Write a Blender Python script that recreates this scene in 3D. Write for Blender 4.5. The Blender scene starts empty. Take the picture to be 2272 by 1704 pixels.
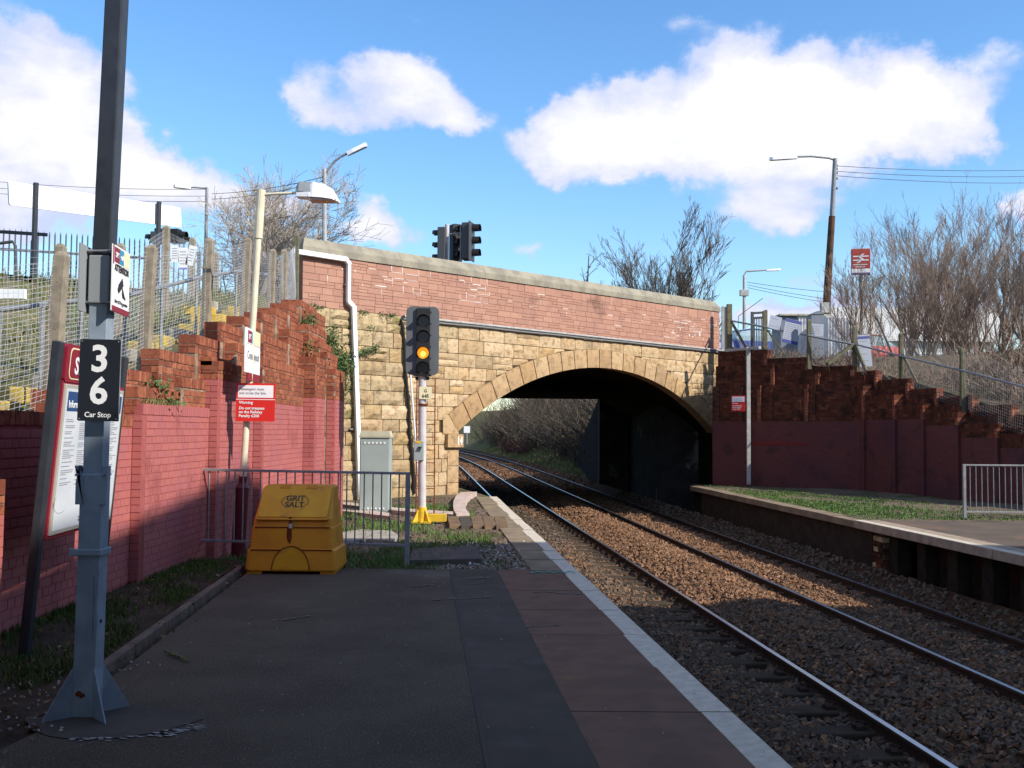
import bpy, bmesh, math, random
import numpy as np
from mathutils import Vector, Matrix
random.seed(7); np.random.seed(7)
R = math.radians
S = bpy.context.scene
COL = S.collection
# ------------------------------------------------------------------ camera
FPX, CX, CY = 2230.0, 1136.0, 852.0
PITCH, ROLL, EYE = math.atan(103/2230.0), 0.008, 1.6
Fv = Vector((0, math.cos(PITCH), math.sin(PITCH)))
U0 = Vector((0, -math.sin(PITCH), math.cos(PITCH)))
R0 = Vector((1, 0, 0))
Uv = (U0*math.cos(ROLL) - R0*math.sin(ROLL)).normalized()
Rv = (R0*math.cos(ROLL) + U0*math.sin(ROLL)).normalized()
cam = bpy.data.cameras.new('camera'); camo = bpy.data.objects.new('camera', cam); COL.objects.link(camo)
M = Matrix.Identity(4)
for i in range(3):
    M[i][0] = Rv[i]; M[i][1] = Uv[i]; M[i][2] = -Fv[i]
M[2][3] = EYE
camo.matrix_world = M
cam.lens = 36*FPX/2272; cam.sensor_width = 36; cam.clip_end = 3000; cam.clip_start = 0.05
S.camera = camo
def ray(u, v):
    return Fv + Rv*((u-CX)/FPX) + Uv*((CY-v)/FPX)
def at(u, v, Y):                       # the point seen at photo pixel (u, v) at depth Y
    d = ray(u, v); k = Y/d.y
    return Vector((d.x*k, Y, EYE + d.z*k))
def gr(u, v, z=0.0):                   # the point seen at photo pixel (u, v) on the level z
    d = ray(u, v); k = (z-EYE)/d.z
    return Vector((d.x*k, d.y*k, z))
# ------------------------------------------------------------------ sun, sky, exposure
SUN = Vector((1.2, -0.70, 1.0)).normalized()      # direction towards the sun
sl = bpy.data.lights.new('sun', 'SUN'); so = bpy.data.objects.new('sun', sl); COL.objects.link(so)
sl.energy = 5.0; sl.angle = R(0.55); sl.color = (1.0, 0.94, 0.85)
so.rotation_euler = SUN.to_track_quat('Z', 'Y').to_euler(); so.location = (20, -20, 30)
W = bpy.data.worlds.new('World'); S.world = W; W.use_nodes = True
def build_world():
    nt = W.node_tree; nt.nodes.clear(); N = nt.nodes; L = nt.links
    out = N.new('ShaderNodeOutputWorld'); bg = N.new('ShaderNodeBackground')
    bg.inputs['Strength'].default_value = 0.11
    L.new(bg.outputs[0], out.inputs[0])
    sky = N.new('ShaderNodeTexSky'); sky.sky_type = 'NISHITA'; sky.sun_disc = False
    sky.sun_elevation = math.asin(SUN.z); sky.sun_rotation = math.atan2(SUN.x, SUN.y)
    sky.altitude = 0; sky.air_density = 1.25; sky.dust_density = 0.3; sky.ozone_density = 2.2
    hs = N.new('ShaderNodeHueSaturation'); hs.inputs['Saturation'].default_value = 1.12; hs.inputs['Value'].default_value = 1.33
    tint = N.new('ShaderNodeVectorMath'); tint.operation = 'MULTIPLY'; tint.inputs[1].default_value = (0.84, 0.97, 1.14)
    L.new(sky.outputs[0], tint.inputs[0]); L.new(tint.outputs[0], hs.inputs['Color'])
    tc = N.new('ShaderNodeTexCoord')
    def val(x): return x
    def math_(op, a, b=None, c=None, clamp=False):
        m = N.new('ShaderNodeMath'); m.operation = op; m.use_clamp = clamp
        for i, x in enumerate((a, b, c)):
            if x is None: continue
            if isinstance(x, (int, float)): m.inputs[i].default_value = x
            else: L.new(x, m.inputs[i])
        return m.outputs[0]
    n1 = N.new('ShaderNodeTexNoise'); n1.inputs['Scale'].default_value = 9; n1.inputs['Detail'].default_value = 7; n1.inputs['Roughness'].default_value = 0.6
    L.new(tc.outputs['Generated'], n1.inputs['Vector'])
    n2 = N.new('ShaderNodeTexNoise'); n2.inputs['Scale'].default_value = 6.5; n2.inputs['Detail'].default_value = 8; n2.inputs['Roughness'].default_value = 0.6
    mp = N.new('ShaderNodeMapping'); mp.inputs['Location'].default_value = (3, 7, 1); mp.inputs['Scale'].default_value = (1, 1, 1.8)
    L.new(tc.outputs['Generated'], mp.inputs[0]); L.new(mp.outputs[0], n2.inputs['Vector'])
    sp = N.new('ShaderNodeSeparateXYZ'); L.new(tc.outputs['Generated'], sp.inputs[0])
    sc = N.new('ShaderNodeSeparateColor'); L.new(n1.outputs['Color'], sc.inputs[0])
    az = math_('ARCTAN2', sp.outputs[0], sp.outputs[1]); el = math_('ARCSINE', sp.outputs[2])
    az = math_('ADD', az, math_('MULTIPLY', math_('SUBTRACT', sc.outputs[0], 0.5), 0.17))
    el = math_('ADD', el, math_('MULTIPLY', math_('SUBTRACT', sc.outputs[1], 0.5), 0.12))
    blobs = [(1250,270,80,60,.8),(1350,285,130,75,1.0),(1530,260,150,95,1.1),(1640,190,90,80,1.0),(1765,165,95,75,1.1),(1780,250,160,85,1.05),(1930,260,130,80,1.0),(1990,190,55,50,.9),(2080,270,80,50,.7),
             (1450,350,210,38,.45),(1850,345,230,45,.65),(1200,330,70,50,.35),(1740,460,140,50,.9),(2180,300,70,30,.25),
             (60,110,110,75,.85),(130,160,70,60,.6),(40,290,160,110,1.2),(160,330,120,80,1.2),(340,390,80,55,.95),(250,450,150,45,.40),(60,480,150,60,.5),(510,440,80,45,.6),(600,480,50,40,.5),
             (850,175,85,55,.95),(890,245,140,65,.95),(1010,285,85,45,.7),(665,240,50,85,.6),(750,280,70,30,.4),
             (880,490,80,52,.85),(850,530,100,40,.55),(1180,570,70,32,.5),(1400,35,90,35,.38),(1500,60,60,40,.42),(960,20,110,25,.2),
             (2240,160,70,60,.5),(2262,430,50,50,.95),(1760,600,130,26,.4),(1700,690,150,24,.85),(390,170,90,35,.25),(2040,700,240,70,.75)]
    acc = None
    for (u, v, ru, rv, w) in blobs:
        d = ray(u, v).normalized(); a0 = math.atan2(d.x, d.y); e0 = math.asin(d.z)
        k = FPX
        dx = math_('MULTIPLY', math_('SUBTRACT', az, a0), k/ru/1.10*d.y)
        dy = math_('MULTIPLY', math_('SUBTRACT', el, e0), k/rv/1.08)
        r2 = math_('ADD', math_('MULTIPLY', dx, dx), math_('MULTIPLY', dy, dy))
        f = math_('MULTIPLY', math_('POWER', 2.718, math_('MULTIPLY', r2, -1.0)), w)
        acc = f if acc is None else math_('ADD', acc, f)
    # elsewhere round the sky: ordinary broken cloud
    away = math_('SUBTRACT', 1.0, math_('MULTIPLY', math_('GREATER_THAN', sp.outputs[1], 0.70), 1.0))
    gen = math_('MULTIPLY', math_('MULTIPLY', math_('SUBTRACT', n2.outputs['Fac'], 0.44), 6.0, clamp=True), 1.0)
    acc = math_('ADD', acc, math_('MULTIPLY', gen, away))
    rough = math_('MULTIPLY', math_('SUBTRACT', n2.outputs['Fac'], 0.5), 1.8)
    m0 = math_('ADD', acc, rough)
    mr = N.new('ShaderNodeMapRange'); mr.interpolation_type = 'SMOOTHSTEP'
    mr.inputs['From Min'].default_value = 0.36; mr.inputs['From Max'].default_value = 0.84
    L.new(m0, mr.inputs['Value'])
    # cloud tone: brighter in thick parts, lilac grey in thin ones
    cr = N.new('ShaderNodeValToRGB'); n3 = N.new('ShaderNodeTexNoise'); n3.inputs['Scale'].default_value = 11; n3.inputs['Detail'].default_value = 8; n3.inputs['Roughness'].default_value = 0.6
    mp3 = N.new('ShaderNodeMapping'); mp3.inputs['Scale'].default_value = (1, 1, 2.2); L.new(tc.outputs['Generated'], mp3.inputs[0]); L.new(mp3.outputs[0], n3.inputs['Vector'])
    L.new(math_('ADD', math_('MULTIPLY', m0, 0.44), math_('MULTIPLY', math_('SUBTRACT', n3.outputs['Fac'], 0.44), 1.3)), cr.inputs[0])
    cr.color_ramp.elements[0].position = 0.3; cr.color_ramp.elements[0].color = (0.62, 0.70, 1.0, 1)
    cr.color_ramp.elements[1].position = 0.95; cr.color_ramp.elements[1].color = (1.06, 1.05, 1.05, 1)
    e = cr.color_ramp.elements.new(0.55); e.color = (0.80, 0.83, 0.99, 1)
    vm = N.new('ShaderNodeVectorMath'); vm.operation = 'SCALE'; vm.inputs['Scale'].default_value = 7.1
    L.new(cr.outputs[0], vm.inputs[0])
    mx = N.new('ShaderNodeMix'); mx.data_type = 'RGBA'
    L.new(mr.outputs[0], mx.inputs['Factor']); L.new(hs.outputs[0], mx.inputs['A']); L.new(vm.outputs[0], mx.inputs['B'])
    L.new(mx.outputs['Result'], bg.inputs['Color'])
build_world()
S.view_settings.view_transform = 'Standard'; S.view_settings.look = 'None'
S.view_settings.exposure = 0.42; S.view_settings.gamma = 1.0; S.view_settings.use_curve_mapping = False
S.cycles.max_bounces = 5; S.cycles.diffuse_bounces = 3

# ------------------------------------------------------------------ materials
MATS = {}
def mat(name, c1, c2=None, scale=6.0, rough=0.85, metal=0.0, bump=0.0, bscale=60.0, rnd=None, bdist=.006, c3=None, c3scale=1.2, c3at=0.6, detail=5, spec=0.35, emit=None, emits=1.0, wear=None, wearscale=8.0, wearat=0.62):
    """Noise-mixed colours; rnd = list of colours picked at random per piece; c3 = blotches; wear = fine spots."""
    if name in MATS: return MATS[name]
    m = bpy.data.materials.new(name); m.use_nodes = True; MATS[name] = m
    nt = m.node_tree; N = nt.nodes; L = nt.links
    b = N['Principled BSDF']
    b.inputs['Roughness'].default_value = rough; b.inputs['Metallic'].default_value = metal
    b.inputs['Specular IOR Level'].default_value = .06 if rough > .84 else spec
    geo = N.new('ShaderNodeNewGeometry')
    def noise(sc, det=detail, ro=0.6):
        n = N.new('ShaderNodeTexNoise'); n.inputs['Scale'].default_value = sc; n.inputs['Detail'].default_value = det; n.inputs['Roughness'].default_value = ro
        L.new(geo.outputs['Position'], n.inputs['Vector']); return n.outputs['Fac']
    def ramp(fac, a, bb):
        r = N.new('ShaderNodeMapRange'); r.interpolation_type = 'SMOOTHSTEP'; r.inputs['From Min'].default_value = a; r.inputs['From Max'].default_value = bb
        L.new(fac, r.inputs['Value']); return r.outputs[0]
    def mix(f, a, bb):
        x = N.new('ShaderNodeMix'); x.data_type = 'RGBA'
        L.new(f, x.inputs['Factor'])
        for k, v in (('A', a), ('B', bb)):
            if isinstance(v, tuple): x.inputs[k].default_value = (*v[:3], 1)
            else: L.new(v, x.inputs[k])
        return x.outputs['Result']
    if rnd:
        oi = N.new('ShaderNodeObjectInfo')
        ad = N.new('ShaderNodeMath'); ad.operation = 'ADD'; L.new(oi.outputs['Random'], ad.inputs[0]); L.new(geo.outputs['Random Per Island'], ad.inputs[1])
        fr = N.new('ShaderNodeMath'); fr.operation = 'FRACT'; L.new(ad.outputs[0], fr.inputs[0])
        cr = N.new('ShaderNodeValToRGB'); L.new(fr.outputs[0], cr.inputs[0]); cr.color_ramp.interpolation = 'LINEAR'
        els = cr.color_ramp.elements
        els[0].position = 0; els[0].color = (*rnd[0], 1); els[1].position = 1; els[1].color = (*rnd[-1], 1)
        for i, c in enumerate(rnd[1:-1]):
            e = els.new((i+1)/(len(rnd)-1)); e.color = (*c, 1)
        col = cr.outputs[0]
        if c2: col = mix(ramp(noise(scale), 0.45, 0.7), col, c2)
    elif c2:
        col = mix(ramp(noise(scale), 0.35, 0.65), c1, c2)
    else:
        rgb = N.new('ShaderNodeRGB'); rgb.outputs[0].default_value = (*c1, 1); col = rgb.outputs[0]
    if c3: col = mix(ramp(noise(c3scale, 4), c3at, c3at+0.12), col, c3)
    if wear: col = mix(ramp(noise(wearscale, 8, 0.7), wearat, wearat+0.05), col, wear)
    L.new(col, b.inputs['Base Color'])
    if bump:
        bp = N.new('ShaderNodeBump'); bp.inputs['Strength'].default_value = bump; bp.inputs['Distance'].default_value = bdist
        L.new(noise(bscale, 6, 0.65), bp.inputs['Height']); L.new(bp.outputs[0], b.inputs['Normal'])
    if emit:
        b.inputs['Emission Color'].default_value = (*emit, 1); b.inputs['Emission Strength'].default_value = emits
    return m
def lin(r, g, b):
    f = lambda c: ((c/255)/12.92 if c/255 <= .04045 else ((c/255+.055)/1.055)**2.4)
    return (f(r), f(g), f(b))
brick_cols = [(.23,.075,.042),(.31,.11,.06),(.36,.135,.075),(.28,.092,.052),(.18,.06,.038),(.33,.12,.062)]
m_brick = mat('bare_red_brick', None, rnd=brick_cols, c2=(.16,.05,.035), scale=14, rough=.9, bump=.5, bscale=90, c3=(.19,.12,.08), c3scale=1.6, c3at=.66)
paint_cols = [(.385,.112,.10),(.40,.122,.105),(.365,.105,.098),(.38,.116,.115)]
m_paint = mat('pink_painted_brick', None, rnd=paint_cols, c2=(.33,.105,.11), scale=1.1, rough=.78, bump=.5, bscale=70, c3=(.29,.082,.075), c3scale=1.6, c3at=.56, wear=(.15,.055,.05), wearscale=9, wearat=.66)
m_mortar = mat('brick_mortar', (.36,.27,.19), (.16,.11,.08), scale=5, rough=.95, bump=.4)
m_mortarp = mat('painted_mortar', (.34,.097,.09), (.27,.078,.072), scale=5, rough=.9, bump=.4)
m_dbrick = mat('shade_dark_bare_brick', None, rnd=[(.085,.028,.017),(.14,.044,.024),(.065,.024,.015),(.19,.062,.034)], c2=(.035,.019,.013), scale=3, rough=.9, bump=.4)  # red brick darkened so its colour carries the right wall's shade
m_dpaint = mat('shade_dark_painted_brick', None, rnd=[(.115,.032,.031),(.125,.036,.032),(.105,.029,.029)], c2=(.088,.027,.034), scale=.5, rough=.8, bump=.5, c3=(.075,.026,.026), c3scale=2.2, c3at=.54, wear=(.16,.10,.09), wearscale=7, wearat=.70)  # painted brick with the right wall's shade put into its colour
m_dmortar = mat('shade_dark_mortar', (.10,.06,.045), (.05,.03,.025), scale=4, rough=.95)  # mortar darkened along with the shaded wall
stone_cols = [(.48,.34,.19),(.54,.40,.24),(.43,.30,.165),(.40,.285,.165),(.57,.43,.27),(.46,.30,.14)]
m_stone = mat('yellow_sandstone', None, rnd=stone_cols, c2=(.30,.19,.10), scale=7, rough=.95, bump=1.0, bscale=22, bdist=.025, c3=(.30,.22,.13), c3scale=.9, c3at=.56)
m_stoneg = mat('weathered_grey_sandstone', None, rnd=[(.40,.30,.18),(.46,.35,.20),(.36,.26,.15),(.42,.29,.14)], c2=(.22,.165,.10), scale=7, rough=.95, bump=1.0, bscale=20, bdist=.025, c3=(.18,.16,.06), c3scale=1.1, c3at=.60)
m_ring = mat('ring_sandstone', None, rnd=[(.46,.31,.16),(.40,.26,.14),(.49,.34,.19),(.33,.22,.13),(.43,.27,.13)], c2=(.27,.18,.10), scale=6, rough=.95, bump=.9, bscale=30, bdist=.025)
m_stonejoint = mat('sandstone_joint', (.065,.045,.03), (.14,.10,.065), scale=2.5, rough=1)
m_par = mat('parapet_red_block', None, rnd=[(.385,.210,.150),(.42,.232,.165),(.355,.192,.14),(.395,.215,.155),(.335,.18,.135)], c2=(.33,.18,.135), scale=2.2, rough=.95, bump=.8, bscale=40, c3=(.22,.12,.09), c3scale=.8, c3at=.60)
m_parjoint = mat('parapet_joint', (.26,.14,.10), (.31,.175,.135), scale=2, rough=1, c3=(.42,.34,.30), c3scale=1.3, c3at=.68)
m_lime = mat('white_lime_bloom', (.75,.72,.68), rough=1)
m_cope = mat('coping_concrete', (.30,.27,.20), (.21,.19,.15), scale=2.5, rough=.95, bump=.7, bscale=45, wear=(.12,.11,.09), wearscale=14, wearat=.63)
m_blackconc = mat('near_black_concrete', (.010,.009,.008), (.016,.014,.013), scale=1.5, rough=1, bump=.5, bscale=20, c3=(.075,.072,.072), c3scale=1.0, c3at=.62)  # near-black concrete with paler grey blotches
m_wing = mat('shaded_wing_wall', (.007,.006,.006), (.010,.009,.009), scale=2, rough=1)  # the wing wall's shade is put into this near-black colour
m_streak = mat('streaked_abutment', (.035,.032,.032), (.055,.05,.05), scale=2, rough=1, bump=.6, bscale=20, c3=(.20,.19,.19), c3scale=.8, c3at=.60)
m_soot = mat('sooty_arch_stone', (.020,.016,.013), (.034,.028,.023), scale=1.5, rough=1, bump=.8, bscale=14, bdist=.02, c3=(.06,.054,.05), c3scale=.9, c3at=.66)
m_tarmac = mat('old_tarmac', (.112,.090,.067), (.087,.070,.053), scale=1.3, rough=.93, bump=1.0, bscale=150, bdist=.012, wear=(.30,.26,.22), wearscale=85, wearat=.575, c3=(.145,.118,.093), c3scale=.6, c3at=.58)
m_tarmac2 = mat('newer_dark_tarmac', (.088,.072,.056), (.071,.059,.047), scale=2, rough=.9, bump=.5, bscale=260, wear=(.15,.14,.14), wearscale=70, wearat=.62, c3=(.098,.086,.075), c3scale=.9, c3at=.55)
m_slab = mat('brown_coping_slab', (.170,.100,.070), (.135,.080,.057), scale=3, rough=.88, bump=.4, bscale=200, c3=(.20,.115,.06), c3scale=1.2, c3at=.60)
m_slab2 = mat('pale_coping_slab', (.24,.19,.13), (.17,.13,.09), scale=2, rough=.9, bump=.5, bscale=120, c3=(.30,.22,.09), c3scale=1.5, c3at=.62)
m_white = mat('worn_white_edge_paint', (.56,.49,.38), (.45,.39,.30), scale=12, rough=.8, bump=.4, bscale=150, wear=(.15,.13,.115), wearscale=22, wearat=.62)
m_conc = mat('pale_concrete', (.34,.32,.27), (.24,.22,.18), scale=5, rough=.95, bump=.5, bscale=80)
m_conc2 = mat('pinkish_trough_concrete', (.50,.40,.34), (.38,.29,.24), scale=5, rough=.95, bump=.4, bscale=80)
m_kerb = mat('brown_kerb_concrete', (.17,.125,.095), (.11,.085,.07), scale=5, rough=.95, bump=.5, bscale=90)
m_soil = mat('dark_soil', (.040,.030,.022), (.065,.048,.034), scale=5, rough=1, bump=1.0, bscale=45, wear=(.22,.20,.17), wearscale=40, wearat=.70)
m_gravelg = mat('gravelly_verge_soil', (.11,.085,.060), (.17,.13,.095), scale=7, rough=1, bump=1.0, bscale=60, c3=(.07,.075,.03), c3scale=1.0, c3at=.52, wear=(.36,.32,.28), wearscale=30, wearat=.66)
m_earth = mat('grassy_bank_earth', (.09,.095,.035), (.14,.12,.06), scale=2, rough=1, bump=.8, bscale=20, c3=(.20,.16,.09), c3scale=.7, c3at=.6)
m_ballastbed = mat('ballast_bed', (.075,.038,.02), (.05,.028,.017), scale=9, rough=1, bump=1.0, bscale=40)
m_ballast = mat('rusty_ballast_stone', None, rnd=[(.12,.06,.032),(.195,.102,.055),(.26,.14,.074),(.16,.086,.048),(.095,.055,.035),(.31,.18,.105),(.175,.092,.05)], rough=.95, c2=(.13,.08,.05), scale=30)
m_ballast2 = mat('grey_ballast_stone', None, rnd=[(.07,.05,.036),(.12,.085,.06),(.16,.12,.085),(.09,.07,.052),(.055,.042,.032),(.20,.155,.12)], rough=.95, c2=(.12,.08,.055), scale=30)
m_road = mat('road_asphalt', (.05,.05,.05), (.04,.04,.04), scale=3, rough=.95)
m_grass = mat('green_grass_blade', None, rnd=[(.042,.095,.014),(.065,.14,.02),(.09,.17,.028),(.05,.11,.02),(.14,.15,.05)], rough=.7)
m_drygrass = mat('dry_grass_blade', None, rnd=[(.16,.15,.05),(.22,.18,.08),(.10,.13,.035),(.07,.11,.025)], rough=.8)
m_leaf = mat('dark_green_leaf', None, rnd=[(.025,.07,.014),(.05,.11,.022),(.085,.14,.04),(.035,.085,.02)], rough=.6)
m_railside = mat('rusty_rail_side', (.060,.034,.024), (.045,.028,.02), scale=10, rough=.85, bump=.3)
m_railtop = mat('polished_rail_top', (.72,.73,.75), rough=.28, metal=1.0)
m_sleeper = mat('concrete_sleeper', (.062,.046,.032), (.042,.032,.023), scale=6, rough=.95, bump=.4)
m_galv = mat('galvanised_steel', (.30,.36,.42), (.24,.29,.34), scale=7, rough=.62, metal=.25, bump=.12, bscale=60, wear=(.40,.46,.52), wearscale=16, wearat=.66)
m_galvl = mat('dull_galvanised_rail', (.27,.28,.29), (.20,.21,.22), scale=9, rough=.6, metal=.3, wear=(.36,.37,.38), wearscale=30)
m_dkpole = mat('black_painted_pole', (.022,.025,.032), (.03,.034,.042), scale=8, rough=.42, bump=.1, wear=(.12,.13,.15), wearscale=40, wearat=.70)
m_black = mat('black_enamel', (.012,.014,.02), rough=.35)
m_signwhite = mat('white_sign_face', (.80,.80,.79), rough=.5)
m_maroon = mat('maroon_sign_paint', (.22,.012,.030), rough=.45)
m_teal = mat('teal_sign_paint', (.02,.24,.42), rough=.45)
m_yell = mat('cream_sign_paint', (.75,.68,.42), rough=.5)
m_redsign = mat('red_sign_paint', (.62,.025,.02), rough=.45)
m_ink = mat('black_ink', (.02,.02,.025), rough=.6)
m_greyink = mat('faded_grey_ink', (.27,.27,.30), rough=.6)
m_navy = mat('navy_print', (.02,.06,.17), rough=.5)
m_paper = mat('poster_paper', (.62,.64,.66), (.52,.56,.60), scale=2, rough=.35)
m_alu = mat('aluminium_frame', (.62,.60,.52), rough=.4, metal=.5)
m_cream = mat('cream_pole_paint', (.66,.60,.44), (.58,.52,.38), scale=5, rough=.55)
m_sheath = mat('maroon_pole_sheath', (.10,.010,.018), (.075,.01,.016), scale=6, rough=.4)
m_bin = mat('yellow_grit_bin_plastic', (.68,.275,.010), (.58,.22,.010), scale=2.2, rough=.55, bump=.1, c3=(.42,.13,.02), c3scale=2.4, c3at=.58, wear=(.20,.10,.03), wearscale=18, wearat=.68)
m_binlid = mat('yellow_grit_bin_lid', (.74,.37,.010), (.66,.29,.010), scale=3, rough=.5, bump=.1, c3=(.45,.15,.03), c3scale=2.6, c3at=.55)
m_rust = mat('rust_stain', (.20,.045,.015), (.13,.03,.012), scale=20, rough=.9)
m_print = mat('worn_grey_print', (.055,.05,.035), (.13,.095,.03), scale=50, rough=.8)
m_cab = mat('pale_green_grey_cabinet', (.32,.37,.35), (.29,.34,.325), scale=2, rough=.55)
m_cabtop = mat('sandy_cabinet_roof', (.45,.42,.30), (.38,.36,.26), scale=4, rough=.8)
m_sigback = mat('grey_signal_backboard', (.10,.11,.115), (.085,.09,.095), scale=3, rough=.7)
m_hood = mat('black_signal_hood', (.012,.012,.013), rough=.6)
m_lens = mat('unlit_dark_lens', (.02,.018,.018), rough=.15)
m_amber = mat('lit_amber_lens', (.8,.3,.02), rough=.3, emit=(1.0,.30,.01), emits=.9)
m_amber2 = mat('lit_amber_lens_core', (.9,.5,.1), rough=.3, emit=(1.0,.60,.10), emits=1.2)
m_mast = mat('lilac_white_mast', (.52,.49,.48), (.44,.41,.40), scale=6, rough=.6, wear=(.30,.17,.13), wearscale=10, wearat=.70)
m_yelbase = mat('yellow_steel_base', (.70,.45,.02), (.55,.36,.03), scale=8, rough=.6)
m_pvc = mat('white_downpipe', (.78,.79,.82), (.68,.70,.76), scale=4, rough=.5)
m_cable = mat('black_cable', (.015,.014,.014), rough=.6)
m_conduit = mat('grey_conduit', (.40,.40,.38), (.30,.30,.28), scale=6, rough=.7)
m_post = mat('lichened_concrete_post', (.30,.255,.19), (.21,.18,.135), scale=9, rough=.98, bump=.8, bscale=70, wear=(.12,.10,.07), wearscale=22, wearat=.62)
m_postd = mat('mossy_concrete_post', (.17,.16,.10), (.11,.105,.07), scale=9, rough=.98, bump=.6, bscale=70)
m_wire = mat('galvanised_wire', (.50,.51,.53), rough=.6, metal=.2)
m_wired = mat('dull_chain_link_wire', (.22,.22,.22), rough=.7, metal=.2)
m_pal = mat('grey_palisade_steel', (.10,.115,.135), (.08,.09,.11), scale=4, rough=.6)
m_bark = mat('grey_brown_bark', (.105,.085,.065), (.07,.055,.045), scale=6, rough=.95)
m_barkc = mat('brown_grey_twig', (.13,.105,.085), (.09,.072,.058), scale=6, rough=.95)
m_barkl = mat('pale_sunlit_bark', (.42,.36,.30), (.32,.27,.22), scale=6, rough=.95)  # sunlight on the left trees' twigs is put into this pale colour
m_barkr = mat('reddish_brown_twig_bark', (.27,.20,.15), (.19,.14,.11), scale=6, rough=.95)
m_wood = mat('weathered_timber', (.19,.125,.075), (.12,.085,.06), scale=7, rough=.95, bump=.5, bscale=50)
m_grey = mat('flat_grey_paint', (.24,.26,.27), rough=.7)
m_dgrey = mat('dark_grey_paint', (.06,.065,.07), rough=.6)
m_lampw = mat('white_lamp_hood', (.82,.82,.84), rough=.5)
m_glass = mat('car_glass', (.25,.33,.36), rough=.1, spec=.7)
m_blue = mat('blue_car_paint', (.03,.06,.22), rough=.25, spec=.6)
m_redcar = mat('red_car_paint', (.40,.02,.015), rough=.25, spec=.6)
m_tyre = mat('black_tyre', (.02,.02,.02), rough=.9)
m_tail = mat('red_tail_light', (.6,.02,.01), rough=.3)
m_bldg = mat('white_render_wall', (.75,.74,.72), (.66,.65,.63), scale=1, rough=.9)
m_cyan = mat('cyan_survey_paint', (.02,.30,.26), rough=.8)
m_bitw = mat('pale_grit_chip', None, rnd=[(.36,.33,.30),(.24,.21,.18),(.50,.48,.44),(.18,.14,.11)], rough=.9)
m_ybrick = mat('yellow_step_edging', (.50,.36,.06), (.30,.24,.12), scale=6, rough=.9)

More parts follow.
